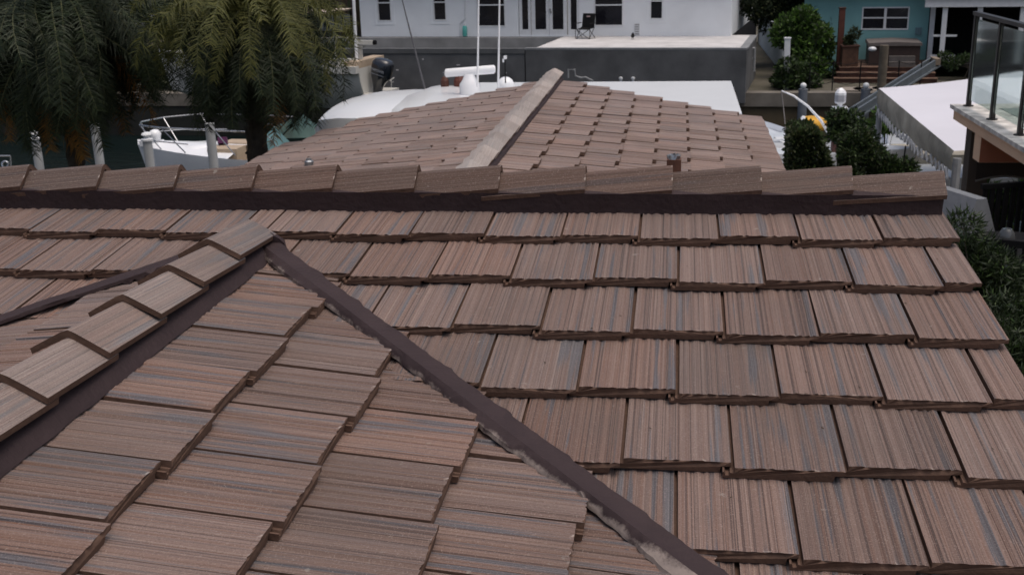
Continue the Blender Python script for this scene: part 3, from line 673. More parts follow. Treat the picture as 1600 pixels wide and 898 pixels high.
# porch: white posts and fascia, dark inside
o = MB(); pu0 = tf.len + .02; tf.box(o, pu0, pu0 + 12, ZD, ZD + 2.5, -4.2, -4.0); tf.box(o, pu0, pu0+12, ZD + 2.45, ZD + 2.55, -4, 1.2); tf.box(o, pu0, pu0 + 12, ZD - .1, ZD, -4.2, 1.3)
put(o, 'porch_interior', plain('dark_porch', (.022, .022, .024), .9), th)
for xp in (1455, 1472, 1525, 1590):
    u, _ = tf.uz(xp, 50); o = MB(); tf.box(o, u - .09, u + .09, ZD, ZD + 2.42, .95 if xp > 1460 else .1, 1.13 if xp > 1460 else .25); put(o, 'porch_post', M_frame, th)
ua = tf.uz(1455, 50)[0]; o = MB(); tf.box(o, ua - .35, ua + 14, ZD + 2.12, ZD + 2.42, 1.14, 1.24); tf.box(o, ua - .35, ua + 14, ZD + 2.45, ZD + 2.58, 1.1, 1.34); put(o, 'porch_fascia', M_frame, th)
o = MB(); tf.box(o, ua+.05, ua + .9, ZD + 1.0, ZD + 1.08, 1.0, 1.06); tf.box(o, ua + .0, ua + .9, ZD + .02, ZD + .3, .9, .96); put(o, 'screen_door_rail', M_frame, th)
o = MB(); zr = ZD + 2.7
o.add([tf.P(-1.8, zr, .5), tf.P(ua-.4, zr, .5), tf.P(ua-.4, zr-.1, 1.4), tf.P(ua+14, zr-.1, 1.4), tf.P(ua+14, zr+1.6, -4), tf.P(-1.8, zr+1.6, -4)], [(0,1,2,3,4,5)])
put(o, 'roof', plain('pale_grey_roof', (.42, .42, .44), .8, .15, 1), th)
# deck with steps
dk = thing('wooden_deck', 'reddish wooden deck with three wide steps in front of turquoise house', 'deck', tuple((dfA + dfB)/2))
ddir = (dfB - dfA); ddir.z = 0; dl = ddir.length; ddir.normalize(); df = Facade(dfA, dfB, ZD, None)
for k in range(3):
    o = MB(); df.box(o, -.1*k, dl + .05*k, ZG, ZD - .173*k - .03, -3.2 if k == 0 else 0, .34*k) ; put(o, 'step', M_wood, dk)
    o = MB(); df.box(o, -.02 - .1*k, dl + .05*k + .02, ZD - .173*k - .03, ZD - .173*k, -3.2 if k == 0 else -.02 + .34*(k-1), .34*k + .03); put(o, 'tread', plain('worn_tread', (.125, .075, .052), .8, .3, 4), dk)
# hot tub
c0 = df.uz(1357, 90)[0]; c1 = df.uz(1441, 90)[0]; tubp = df.P((c0+c1)/2, ZD, -1.3)
tb = thing('hot_tub', 'brown sided hot tub with grey folding cover on the deck', 'hot tub', tuple(tubp), math.atan2(ddir.y, ddir.x)); tw = (c1 - c0)*1.02/2
MB().box((-tw+.06, -.85, 0), (tw-.06, .85, .74)).build('cabinet', plain('dark_tub_panel', (.04, .024, .02), .6), tb)
MB().prism([(-tw, .75), (tw, .75), (tw-.02, .86), (.02, .90), (-tw+.02, .86)], 1, -.93, .93).build('cover', plain('grey_brown_cover', (.12, .105, .10), .7, .15), tb)
MB().box((-.2, -1.3, 0), (.75, -.86, .18)).box((-.2, -1.1, .18), (.75, -.86, .38)).build('steps', plain('grey_steps', (.10, .09, .085), .7), tb)
# planter, brown screen post, yard things
pl_ = df.P(.35, ZD, -.4); t = thing('wooden_planter', 'tall brown wooden planter at left end of the deck', 'planter', tuple(pl_))
MB().box((-.3, -.3, 0), (.3, .3, .75)).build('box', plain('planter_wood', (.07, .035, .022), .8, .3), t); MB().box((-.34, -.34, .75), (.34, .34, .80)).build('rim', M_wood, t)
pp = py_(1311, 100, pl_.y + .5); ptop = py_(1312, 14, pl_.y + .5)
t = thing('brown_post', 'tall reddish brown post left of the turquoise wall', 'post', (pp.x, pp.y, ZG)); MB().box((-.11, -.11, 0), (.11, .11, ptop.z - ZG)).build('shaft', plain('reddish_brown', (.095, .032, .022), .8, .2), t)
MB().box((-.13, -.13, ptop.z - ZG), (.13, .13, ptop.z - ZG + .05)).build('cap', M_wood, t)
# low white side wall between the two yards and the white post
a = pz(1224, 114, ZG); b = pz(1186, 66, ZG); a2 = a + (b-a)*1.0
t = thing('white_garden_wall', 'white garden wall running back between the two far yards', 'wall', tuple(a)); o = MB(); o.beam(a + Vector((0, 0, .8)), b + Vector((0, 0, .8)), .15, 1.6); put(o, 'wall', plain('white_wall_paint', (.50, .56, .60), .85, .1), t)
a = py_(1230, 96, 37.9); b = py_(1230.5, 61, a.y); t = thing('white_post', 'short white square post standing in front of the green bush', 'post', (a.x, a.y, ZG))
put(MB().beam((a.x, a.y, ZG), (b.x, b.y, b.z), .2, .2, 0, (0, 1, 0)), 'shaft', M_frame, t); put(MB().beam((b.x, b.y, b.z), (b.x, b.y, b.z+.05), .24, .24, 0, (0, 1, 0)), 'cap', M_frame, t)
# things in the far side passage
a = pz(1165, 70, ZG); t = thing('storage_cabinet', 'dark grey cabinet with pale top in passage beside white house', 'cabinet', (a.x, a.y + 1, ZG)); M_dg = plain('dark_grey_box', (.035, .036, .04), .7)
MB().box((-.7, -.3, 0), (.55, .5, 1.25)).build('body', M_dg, t); MB().box((-.75, -.35, 1.25), (.6, .55, 1.31)).box((-.7, -.3, 1.31), (-.65, .5, 1.6)).box((.5, -.3, 1.31), (.55, .5, 1.6)).box((-.7, -.3, 1.6), (.55, -.25, 1.66)).build('top_frame', plain('pale_grey_frame', (.35, .36, .37), .6), t)
a = pz(1180, 40, ZG); t = thing('neighbour_wall_building', 'plain grey building wall closing the passage behind white house', 'building', (a.x, a.y + 4, ZG)); MB().box((-6, 0, 0), (4.5, 6, 3.4)).build('wall', plain('grey_building', (.20, .21, .23), .9), t); MB().box((-6.3, -.3, 3.4), (4.8, 6.3, 3.6)).build('roof', M_dg, t)

# ------------------------------------------------------------------ pilings and lamps on the far side
def piling(name, label, x, ytop, Y, r, mats, zb=ZW-1, ball=None, group=None, capm=None):
    p = py_(x, ytop, Y); t = thing(name, label, 'piling', (p.x, p.y, ZW), group=group)
    MB().lathe([(r, -1), (r, p.z - ZW)], (0, 0, 0), 12).build('shaft', mats, t, smooth=40)
    if ball: MB().lathe([(.02, p.z-ZW), (ball, p.z-ZW+ball*.4), (ball*1.25, p.z-ZW+ball*1.2), (ball, p.z-ZW+ball*2), (.02, p.z-ZW+ball*2.4)], (0, 0, 0), 10).build('ball_top', capm or M_frame, t, smooth=True)
    return t
M_pwood = plain('weathered_piling', (.12, .10, .075), .9, .35, 3, .5, 18)
M_pgrey = plain('blue_grey_piling', (.13, .145, .17), .8, .2, 3)
M_pvc = plain('grey_white_sleeve', (.42, .43, .43), .6, .15, 3)
piling('dock_piling', 'left of two blue grey pilings with white balls before brown seawall', 1255, 139, yfar(5) - .5, .16, M_pgrey, ball=.09, group='ball topped pilings')
piling('dock_piling', 'right of two blue grey pilings with white balls, beside the canopy', 1353, 139, yfar(7) - .5, .16, M_pgrey, ball=.09, group='ball topped pilings')
t = piling('wooden_piling', 'tall weathered wooden piling in front of the deck steps', 1382, 71, yfar(7.5) - .8, .15, M_pwood)
p = py_(1363, 77, yfar(7.5)-.8); put(MB().lathe([(.02, -.08), (.10, -.06), (.15, 0), (.10, .06), (.02, .08)], p, 10), 'lamp_globe', M_frame, t, True)
# aluminium gangway propped over the far seawall
a = py_(1460, 104, yfar(9) + 1.0); b = py_(1322, 192, yfar(6) - 4); t = thing('gangway', 'blue grey aluminium gangway sloping down beside the pale canopy', 'gangway', tuple(b)); M_alu = plain('aluminium', (.15, .175, .195), .45, .15, metal=.5)
perp = Vector((.0, 1, 0))
for s in (0, .7): put(MB().beam(a + perp*s + Vector((0, 0, .1)), b + perp*s + Vector((0, 0, .1)), .07, .26), 'side_rail', M_alu, t)
put(MB().beam(a + perp*.35, b + perp*.35, .62, .05), 'walkway', M_alu, t)
o = MB(); o.cbox(a + Vector((.1, .4, .15)), (.2, .8, .22)); put(o, 'hinge_block', plain('grey_brown_block', (.20, .16, .12), .8), t)
# wire fence along the far bank
t = thing('wire_fence', 'thin dark wire fence along the bank below the deck steps', 'fence', tuple(pz(1330, 144, ZG)))
for x in (1266, 1302, 1345, 1405, 1440):
    p = pz(x, 146, ZG); put(MB().tube([p + Vector((0, .4, 0)), p + Vector((0, .4, 1.1))], .022, 5), 'post', M_blk, t)
for h in (.35, .7, 1.05):
    put(MB().tube([pz(x, 146, ZG) + Vector((0, .4, h - (.09 if i % 2 else 0))) for i, x in enumerate((1266, 1284, 1302, 1324, 1345, 1375, 1405, 1422, 1440))], .010, 4), 'wire', M_blk, t)
# flagstones in the far yard
for i, (x, y) in enumerate(((1335, 141), (1362, 140), (1392, 139))):
    p = pz(x, y, ZG); o = MB(); o.lathe([(.7, 0), (.68, .03)], (0, 0, 0), 9); q = o.build('paving_stone', plain('pale_stone%d' % i, (.26, .23, .2), .9), loc=(p.x, p.y, ZG)); tag(q, ['leftmost pale stone slab below the deck steps', 'middle pale stone slab below the deck steps', 'rightmost pale stone slab below the deck steps'][i], 'paving stone', 'stone slabs below the deck')
# brown board fence left of the white house, and a pale house far left seen between palm fronds
fa = pz(470, 55, ZP); fb = pz(566, 53, ZP); ff = Facade(fa, fb, ZP, None)
t = thing('board_fence', 'dark brown board fence left of the white house', 'fence', tuple(ff.P(ff.len/2, ZG)))
o = MB(); ff.box(o, -4, ff.len, ZG, ZP, -.3, -.1); put(o, 'plinth', plain('dark_plinth', (.06, .06, .06), .9), t)
n = 26
for i in range(n):
    u = -1 + (ff.len+1)*i/n; o = MB(); ff.box(o, u, u + (ff.len+1)/n*.86, ZP, ZP + 2.4, -.14 + random.uniform(-.02, .02), -.08); put(o, 'board', plain('board%d' % i, tuple(c*random.uniform(.6, 1.3) for c in (.045, .032, .026)), .9), t)
o = MB(); ff.box(o, .8, ff.len - .4, ZP + .15, ZP + .85, -.06, -.02); put(o, 'screen_panel', plain('blue_grey_panel', (.12, .14, .17), .6), t)
for i in range(5): o = MB(); u = .8 + (ff.len - 1.3)*i/4; ff.box(o, u, u+.08, ZP, ZP + 1.0, -.02, .02); put(o, 'panel_post', M_blk, t)
a = pz(60, 60, ZG); t = thing('pale_house', 'pale grey house glimpsed between palm fronds at upper left', 'house', (a.x, a.y + 6, ZG))
MB().box((-16, 0, 0), (9, 9, 3.6)).build('wall', plain('pale_house_wall', (.46, .48, .52), .85, .1), t)
MB().add([(-16.6, -.6, 3.6), (9.6, -.6, 3.6), (9.6, 9.6, 3.6), (-16.6, 9.6, 3.6), (-12, 4.5, 5.2), (5, 4.5, 5.2)], [(0,1,5,4),(1,2,5),(2,3,4,5),(3,0,4),(3,2,1,0)]).build('roof', plain('pale_roof', (.42, .44, .47), .8, .15, 1), t)
for x in (-12, -7, -2, 3): MB().box((x, -.05, 1.0), (x + 1.6, .02, 2.3)).build('window', M_glass_dark, t)
# ================================================================== PALMS
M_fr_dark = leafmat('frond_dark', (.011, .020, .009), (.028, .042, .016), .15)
M_fr_lit = leafmat('frond_lit_olive', (.062, .076, .020), (.15, .15, .042), .3)  # highlight on the upper fronds put into the leaf colour
M_fr_dead = leafmat('frond_orange', (.13, .065, .015), (.28, .14, .03), .25)
M_rachis = plain('frond_stalk', (.07, .075, .03), .7)
M_trunk = plain('palm_trunk', (.045, .038, .030), .95, .4, 8, .8, 20)
def frond_mesh(seed, Lf, el, droop, mat, dead=False, leaf=.27):
    rn = random.Random(seed); mb = MB(); n = 16; pts = []; p = Vector((0, 0, 0)); a = el
    for i in range(n+1):
        pts.append(p.copy()); t = i/n; a = el - droop*(t**.9); p = p + Vector((math.cos(a), 0, math.sin(a)))*(Lf/n)
    mb.tube(pts, [.014*(1-.85*i/n) for i in range(n+1)], 4, 1)
    m = 100
    for i in range(m):
        t = .08 + .92*i/(m-1); f = t*n; k = min(int(f), n-1); q = pts[k].lerp(pts[k+1], f - k); tg = (pts[k+1] - pts[k]).normalized(); up = tg.cross(Vector((0, 1, 0))); up = up if up.z > 0 else -up
        ll = leaf*(.4 + .6*math.sin(math.pi*min(1, t*.85 + .12))**.7)*rn.uniform(.7, 1.15)
        for s in (-1, 1):
            d = (Vector((0, s, 0))*rn.uniform(.5, 1.0) + tg*rn.uniform(.3, .8) + up*rn.gauss(.05, .5)).normalized()
            tip = q + d*ll + Vector((0, 0, -ll*rn.uniform(.1, .45))); mid = q + d*ll*.5 + Vector((0, 0, -ll*.03))
            wv = tg*.0062
            mb.add([q - wv, q + wv, mid + wv*1.1, mid - wv*1.1, tip], [(0, 1, 2, 3), (3, 2, 4)], 2 if (dead and t > .35) else 0)
    return mb.mesh('frond', [mat, M_rachis, M_fr_dead], fix=False)
def palette(lit, s0):
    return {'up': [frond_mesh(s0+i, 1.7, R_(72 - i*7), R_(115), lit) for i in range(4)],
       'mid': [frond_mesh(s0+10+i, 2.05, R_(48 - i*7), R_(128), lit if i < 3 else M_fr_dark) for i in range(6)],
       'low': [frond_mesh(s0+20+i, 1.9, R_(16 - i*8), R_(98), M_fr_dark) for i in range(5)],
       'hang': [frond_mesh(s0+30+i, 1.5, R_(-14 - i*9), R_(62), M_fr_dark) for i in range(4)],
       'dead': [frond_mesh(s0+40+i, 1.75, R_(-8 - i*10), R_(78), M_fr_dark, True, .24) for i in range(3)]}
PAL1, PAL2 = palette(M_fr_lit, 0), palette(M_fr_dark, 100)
def palm(label, crown, zbase, seed, counts, scale=1.0, PAL=None, group='date palms by the canal', lean=.1):
    rn = random.Random(seed); t = thing('palm_tree', label, 'palm tree', (crown.x, crown.y, zbase), group=group)
    h = crown.z - zbase; mb = MB(); pts = []; rs = []
    for i in range(26):
        f = i/25; pts.append((lean*(f-1), 0, h*f)); rs.append((.13 - .02*f)*(1.0 + (.14 if i % 2 else -.04)))
    mb.tube(pts, rs, 10); mb.build('trunk', M_trunk, t, smooth=30)
    MB().lathe([(.10, h-.5), (.16, h-.25), (.15, h), (.06, h+.2)], (0, 0, 0), 10).build('crownshaft', M_trunk, t, smooth=40)
    k = 0
    for kind, n_ in counts:
        for i in range(n_):
            k += 1; o = link('frond', rn.choice(PAL[kind]), t, (rn.uniform(-.06, .06), rn.uniform(-.06, .06), h + {'up': .12, 'mid': .05, 'low': -.05, 'hang': -.15, 'dead': -.2}[kind]))
            o.rotation_euler = (rn.gauss(0, .14), rn.gauss(0, .10), k*2.39996 + rn.gauss(0, .2)); s = scale*rn.uniform(.82, 1.12); o.scale = (s, s, s)
    return t
CNT = [('up', 18), ('mid', 46), ('low', 44), ('hang', 40), ('dead', 2)]
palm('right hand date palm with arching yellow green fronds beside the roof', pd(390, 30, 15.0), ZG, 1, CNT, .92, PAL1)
palm('left hand date palm with orange frond tips at the picture edge', pd(92, 36, 15.6), ZG, 2, [('up', 14), ('mid', 46), ('low', 44), ('hang', 40), ('dead', 11)], 1.02, PAL2)
palm('dark date palm half hidden behind the right hand palm', pd(376, -40, 17.6), ZG, 3, CNT, 1.0, PAL2)
palm('date palm mostly above the frame at the far upper left', pd(-60, 40, 17.5), ZG, 4, CNT, 1.0, PAL2)

# ================================================================== SHRUBS AND TREES
def leaves(mb, rn, pts_fn, n, size, narrow=.4, up=.3, m=0):
    for _ in range(n):
        p, nrm = pts_fn(rn)
        d = Vector((rn.gauss(0, 1), rn.gauss(0, 1), rn.gauss(0, 1) + up)) + nrm*.9; d.normalize()
        s = d.cross(Vector((rn.gauss(0, 1), rn.gauss(0, 1), rn.gauss(0, 1)))).normalized(); L_ = size*rn.uniform(.6, 1.3); w_ = L_*narrow*.5
        mb.add([p, p + d*L_*.45 + s*w_, p + d*L_, p + d*L_*.45 - s*w_], [(0, 1, 2, 3)], m if not callable(m) else m(p, rn))
def blob_fn(clumps, shell=.55):
    tot = sum(r**2 for _, r in clumps)
    def fn(rn):
        x = rn.uniform(0, tot)
        for c, r in clumps:
            x -= r**2
            if x <= 0: break
        d = Vector((rn.gauss(0, 1), rn.gauss(0, 1), rn.gauss(0, 1))).normalized(); rr = r*(shell + (1-shell)*rn.random()**.6)
        return Vector(c) + Vector((d.x*rr, d.y*rr, d.z*rr*.85)), d
    return fn
def bush(name, label, cat, base, clumps, n, size, mats, narrow=.4, trunk=.05, seed=0, split=None, core=None):
    rn = random.Random(seed); t = thing(name, label, cat, tuple(base))
    mb = MB(); leaves(mb, rn, blob_fn(clumps), n, size, narrow, m=(lambda p, r: r.choices(range(len(mats)), split or [1]*len(mats))[0]) if len(mats) > 1 else 0)
    cr = put(mb, 'crown', mats, t)
    top = sum((Vector(c) for c, r in clumps), Vector())/len(clumps)
    o = MB(); b = Vector(base)
    o.tube([b, b.lerp(top, .5) + Vector((.05, .03, 0)), top], [trunk, trunk*.8, trunk*.5], 7)
    for c, r in clumps[:14]: o.tube([b.lerp(top, .55), (b.lerp(top, .6) + Vector(c))/2 + Vector((0, 0, .02)), Vector(c)], [trunk*.5, trunk*.35, trunk*.15], 5)
    put(o, 'trunk', M_trunk, t)
    return t
G_dark = leafmat('leaf_dark', (.012, .022, .010), (.030, .045, .018), .12)
G_mid = leafmat('leaf_mid', (.025, .050, .014), (.055, .095, .025), .25)
G_olive = leafmat('leaf_olive', (.036, .048, .020), (.075, .085, .036), .2)
G_bright = leafmat('leaf_bright', (.05, .11, .02), (.11, .20, .04), .3)
rn = random.Random(5)
def cluster(px_list, depth, r, jitter=.3, extra=3):
    out = []
    for x, y in px_list:
        c = pd(x, y, depth)
        for _ in range(extra): out.append((c + Vector((rn.gauss(0, jitter), rn.gauss(0, jitter), rn.gauss(0, jitter*.7))), r*rn.uniform(.6, 1.2)))
    return out
# clipped hedge column beside the canal-side roof
hb = pd(1263, 262, 17.0); h0, h1 = pd(1234, 202, 17.0), pd(1293, 196, 17.0)
t = thing('clipped_hedge', 'clipped box shaped green hedge just right of the canal-side roof', 'hedge', (hb.x, hb.y, ZG))
def hfn(r):
    z = ZG + (h1.z - ZG)*r.random()**.55; f = r.random()
    if .45 <= f < .7: z = h1.z + r.gauss(0, .02)
    xm = h0.x + (h1.x - h0.x)*(1 - .42*max(0, 1 - (h1.z - z)/.5)); x = r.uniform(h0.x, xm); y = r.uniform(hb.y - .5, hb.y + .3)
    if f < .45: y = hb.y - .5 + r.gauss(0, .02); nn = Vector((0, -1, 0))
    elif f < .7: nn = Vector((0, 0, 1))
    elif f < .85: x = h0.x + r.gauss(0, .02); nn = Vector((-1, 0, 0))
    else: x = xm + r.gauss(0, .02); nn = Vector((1, 0, 0))
    return Vector((x, y, z)), nn
mb = MB(); leaves(mb, rn, hfn, 15000, .075, .5, m=lambda p, r: r.choices((0, 1, 2), (5, 3, 2))[0]); put(mb, 'foliage', [G_olive, G_dark, G_mid], t)
put(MB().box((h0.x+.06, hb.y-.42, ZG), (h1.x-.06, hb.y+.22, h1.z-.55)).box((h0.x+.06, hb.y-.41, h1.z-.55), (h0.x + (h1.x-h0.x)*.52, hb.y+.21, h1.z-.08)), 'twig_core', plain('hedge_core', (.012, .014, .008), .95), t)
# rounded bush right of it
cl = cluster([(1330, 218), (1320, 240), (1347, 222), (1368, 240), (1350, 252), (1392, 258), (1330, 265), (1385, 268), (1335, 208), (1412, 268)], 16.0, .155, .07, 3)
bush('leafy_bush', 'rounded dark green bush below the pale canopy', 'bush', (pd(1365, 260, 16).x, pd(1365, 260, 16).y, ZG), cl, 14000, .07, [G_dark, G_mid, G_olive], .38, .05, 11, (5, 3, 1))
cl = cluster([(1315, 190), (1312, 205)], 17.5, .2, .08, 3)
bush('leafy_bush', 'small bush at the foot of the white lantern', 'bush', (pd(1313, 210, 17.5).x, pd(1313, 210, 17.5).y, ZG), cl, 3000, .08, [G_dark, G_mid], .4, .03, 12)
# big shrub close by the right rake of the front roof
cl = cluster([(1508, 385), (1500, 368), (1530, 425), (1520, 405), (1550, 440), (1570, 470), (1600, 490), (1560, 505), (1600, 560), (1590, 580), (1630, 510), (1640, 600), (1545, 465), (1575, 455), (1615, 475), (1540, 540), (1565, 550)], 7.4, .14, .09, 4)
cl += cluster([(1570, 520), (1600, 560), (1640, 620), (1590, 590), (1620, 540), (1680, 700), (1660, 640)], 6.4, .20, .14, 4)
bush('podocarpus_shrub', 'large dark fine leaved shrub growing beside the right roof edge', 'shrub', (pd(1620, 600, 7).x, pd(1620, 600, 7).y, ZG), cl, 60000, .060, [G_dark, G_mid], .16, .025, 13, (7, 2))
# far yard: dark tree with a bright bush below it
ty = pz(1240, 120, ZG)
cl = []
for x, y, d, r in ((1190, 5, 47, 1.0), (1225, -5, 47, 1.1), (1260, 0, 47, 1.1), (1295, 15, 46.5, .9), (1175, -20, 47, 1.0), (1240, -40, 47, 1.3), (1210, 25, 47, .8), (1298, 45, 46, .6), (1290, 70, 46, .6), (1292, -30, 47, 1.1), (1160, -8, 47, .7)): cl += [(pd(x, y, d) + Vector((rn.gauss(0, .2), rn.gauss(0, .4), rn.gauss(0, .2))), r*rn.uniform(.7, 1.1)) for _ in range(2)]
bush('dark_tree', 'large dark tree overhanging the gap between white and turquoise houses', 'tree', (ty.x + .4, ty.y + 4, ZG), cl, 15000, .2, [G_dark, G_olive], .45, .16, 21, (6, 1))
cl = []
for x, y, d, r in ((1225, 50, 43.6, .6), (1250, 42, 43.6, .65), (1275, 50, 43.6, .6), (1282, 75, 43.6, .5), (1260, 75, 43.6, .6), (1215, 60, 43.8, .35), (1262, 100, 43.5, .5), (1240, 65, 43.6, .6), (1285, 95, 43.6, .35), (1250, 28, 43.6, .5)): cl += [(pd(x, y, d) + Vector((rn.gauss(0, .15), rn.gauss(0, .2), rn.gauss(0, .15))), r*rn.uniform(.7, 1.1)) for _ in range(2)]
bush('bright_bush', 'bright green leafy bush behind the white post', 'bush', (ty.x + .6, ty.y + 1.6, ZG), cl, 9000, .19, [G_mid, G_bright, G_dark], .5, .08, 22, (5, 5, 2))
cl = []
for x, y, d, r in ((1229, 100, 41.0, .3), (1232, 112, 40.9, .35), (1228, 125, 40.8, .35), (1228, 112, 41.5, .45), (1250, 118, 41.4, .5), (1240, 130, 41.2, .4), (1262, 130, 41.2, .4), (1225, 130, 41.3, .3)): cl += [(pd(x, y, d) + Vector((rn.gauss(0, .1), rn.gauss(0, .15), rn.gauss(0, .1))), r*rn.uniform(.7, 1.1)) for _ in range(2)]
bush('low_bush', 'low dark green bush on the bank below the bright bush', 'bush', (pz(1242, 140, ZG).x, pz(1242, 140, ZG).y + .4, ZG), cl, 5000, .16, [G_mid, G_dark], .5, .05, 23)
cl = [(df.P(.35 + rn.uniform(-.2, .25), ZD + .95 + rn.uniform(-.1, .3), -.4 + rn.uniform(-.1, .1)), rn.uniform(.1, .2)) for _ in range(6)]
bush('potted_plant', 'dark leafy plant growing in the deck planter', 'plant', tuple(df.P(.35, ZD + .75, -.4)), cl, 700, .16, [G_dark, G_olive], .3, .02, 24)
p = pz(1478, 103, ZD); cl = [(p + Vector((rn.uniform(-.3, 1.8), rn.uniform(-.2, .2), rn.uniform(.1, .4))), rn.uniform(.15, .3)) for _ in range(8)]
bush('porch_plants', 'low green plants in front of the screened porch', 'plants', (p.x + .7, p.y, ZG), cl, 1800, .15, [G_dark, G_mid], .35, .02, 25)
p = py_(1386, 186, 20); cl = [(p + Vector((rn.uniform(-.2, .2), rn.uniform(-.2, .2), rn.uniform(-.2, .2))), rn.uniform(.12, .25)) for _ in range(6)]
bush('green_shrub', 'small vivid green shrub under the far corner of canopy', 'shrub', (p.x, p.y, ZW + .4), cl, 900, .13, [G_mid, G_bright], .35, .02, 26)
for i in range(9):    # dark mass of greenery far left on the far bank
    q = pz(-60 + i*75, 62, ZG) + Vector((0, 2 + 1.5*(i % 2), 0)); cl = [(q + Vector((rn.uniform(-2, 2), rn.uniform(-1, 1), rn.uniform(.8, 3.2))), rn.uniform(.7, 1.3)) for _ in range(9)]
    if i in (0, 1): cl = [(c - Vector((0, 0, 1.6)), r*.6) for c, r in cl]
    bush('far_tree', '%s dark tree behind the date palms on the far bank' % ['leftmost', 'second', 'third', 'fourth', 'fifth', 'sixth', 'seventh', 'eighth', 'rightmost'][i], 'tree', tuple(q), cl, 2600, .34, [G_dark, G_olive], .5, .15, 40 + i)

for i in range(7):
    q = pz(-40 + i*88, 143, ZG) + Vector((0, .8, 0)); cl = [(q + Vector((rn.uniform(-1.3, 1.3), rn.uniform(-.4, .4), rn.uniform(.3, 1.5))), rn.uniform(.4, .7)) for _ in range(10)]
    bush('bank_shrub', '%s dark shrub on the far bank behind the palms' % ['leftmost', 'second', 'third', 'fourth', 'fifth', 'sixth', 'rightmost'][i], 'shrub', tuple(q), cl, 2200, .22, [G_dark, G_olive], .5, .06, 60 + i)

# ================================================================== BOATS
M_gel = plain('white_gelcoat', (.84, .86, .89), .22, .03, 1, spec=.5, coat=.3)
M_gel2 = plain('cream_gelcoat', (.58, .57, .53), .3, .06, 1, spec=.5)
M_ss = plain('stainless', (.55, .56, .58), .22, .1, metal=.9)
M_tan = plain('tan_vinyl', (.42, .33, .24), .6, .1)
M_bluegel = plain('blue_grey_gelcoat', (.55, .60, .66), .3, .05)  # pale blue-grey of the small boats' decks and seats
def hull(L_, beam, fb_bow, fb_st, draft=.35, n=15, flare=.8, bow_rake=.5):
    """bow at +x, stern at x=0, deck edge heights fb_* above z=0"""
    secs = []
    for i in range(n+1):
        t = i/n; x = L_*t; w = beam/2*(min(1, (1 - max(0, (t-.35)/.65)**2.3)))**.9*(.93 + .07*min(1, t*4)); w = max(w, .012); zt = fb_st + (fb_bow - fb_st)*t**1.7
        keel = -draft*(1 - max(0, (t-.55)/.45)**2) ; xr = x + bow_rake*0
        bx = bow_rake*max(0, (t-.6)/.4)**2
        secs.append([(x + bx, -w, zt), (x + bx*.7, -w*.94, zt*.55), (x + bx*.25, -w*flare*.86, .04), (x, 0, keel), (x + bx*.25, w*flare*.86, .04), (x + bx*.7, w*.94, zt*.55), (x + bx, w, zt)])
    mb = MB(); mb.loft(secs, capends=True); return mb, secs
def deckmesh(secs, i0, i1, crown=.06, inset=.0, dz=0.0, top=None):
    rows = []
    for s in secs[i0:i1+1]:
        a, b = Vector(s[0]), Vector(s[-1]); row = []
        for k in range(9):
            f = inset + (1 - 2*inset)*k/8; q = a.lerp(b, f); row.append((q.x, q.y, q.z + dz + crown*math.sin(math.pi*k/8)))
        rows.append(row)
    mb = MB(); mb.loft(rows, capends=False); return mb
# --- bow rider on its lift, left, bow to the left
bp0 = pd(556, 236, 24.8); bl = thing('bowrider_boat', 'white bowrider with steel bow rails beneath the right palm', 'boat', (bp0.x, bp0.y, pd(400, 262, 25.2).z - .55), math.pi + R_(-3))
hb_, sc = hull(4.9, 2.1, 1.02, .85, bow_rake=.4); hb_.build('hull', M_gel, bl, smooth=40)
deckmesh(sc, 8, 15, .12).build('foredeck', M_gel, bl, smooth=40); deckmesh(sc, 0, 8, .0, .06, -.35).build('cockpit_floor', M_tan, bl)
_before = set(bpy.data.objects)
o = MB(); o.lathe([(.5, 0), (.44, .05), (.1, .07)], (4.2, 0, 1.0), 14); o.build('deck_hatch', M_gel, bl, smooth=40)
for y in (-.6, .15): MB().box((2.9, y, .72), (3.7, y + .5, 1.06)).build('bow_cushion', M_tan, bl)
MB().cbox((3.55, .1, 1.14), (.22, .3, .14), 0, .4, .3).build('folded_towel', plain('purple_cloth', (.08, .02, .07), .9), bl)
top = [(5.85, 0, 1.55), (5.55, -.55, 1.56), (4.7, -.98, 1.58), (3.2, -1.08, 1.55), (1.9, -1.05, 1.50)]
for s in (1, -1):
    pts = [(x, y*s, z) for x, y, z in top]; MB().tube(pts, .018, 6).build('bow_rail', M_ss, bl)
    MB().tube([(5.8, 0, 1.3), (5.0, -.8*s, 1.25), (4.0, -1.0*s, 1.22)], .013, 6).build('bow_rail', M_ss, bl)
    for i, (x, y, z) in enumerate(pts[1:]): MB().tube([(x, y, z), (x - .45, y*.93 if x < 4 else y*.75, .98)], .014, 6).build('stanchion', M_ss, bl)
MB().tube([(5.85, 0, 1.55), (5.75, 0, 1.0)], .016, 6).build('stanchion', M_ss, bl)
MB().box((5.35, -.14, 1.0), (5.9, .14, 1.12)).build('anchor_roller', M_gel, bl)
MB().lathe([(.02, 0), (.12, .02), (.16, .18), (.1, .26), (.02, .28)], (5.5, 0, 1.1), 9).build('bow_light', M_gel, bl, smooth=True)
M_teal_g = plain('teal_windscreen', (.22, .40, .41), .1, .2, 3, spec=.6)
o = MB(); o.add([(2.5, -.95, 1.02), (2.5, .95, 1.02), (1.75, .85, 1.62), (1.75, -.85, 1.62)], [(0, 1, 2, 3)]); o.add([(2.5, -.95, 1.02), (1.75, -.85, 1.62), (1.0, -1.0, 1.05)], [(0, 1, 2)]); o.add([(2.5, .95, 1.02), (1.0, 1.0, 1.05), (1.75, .85, 1.62)], [(0, 1, 2)]); ws = o.build('windscreen', M_teal_g, bl)
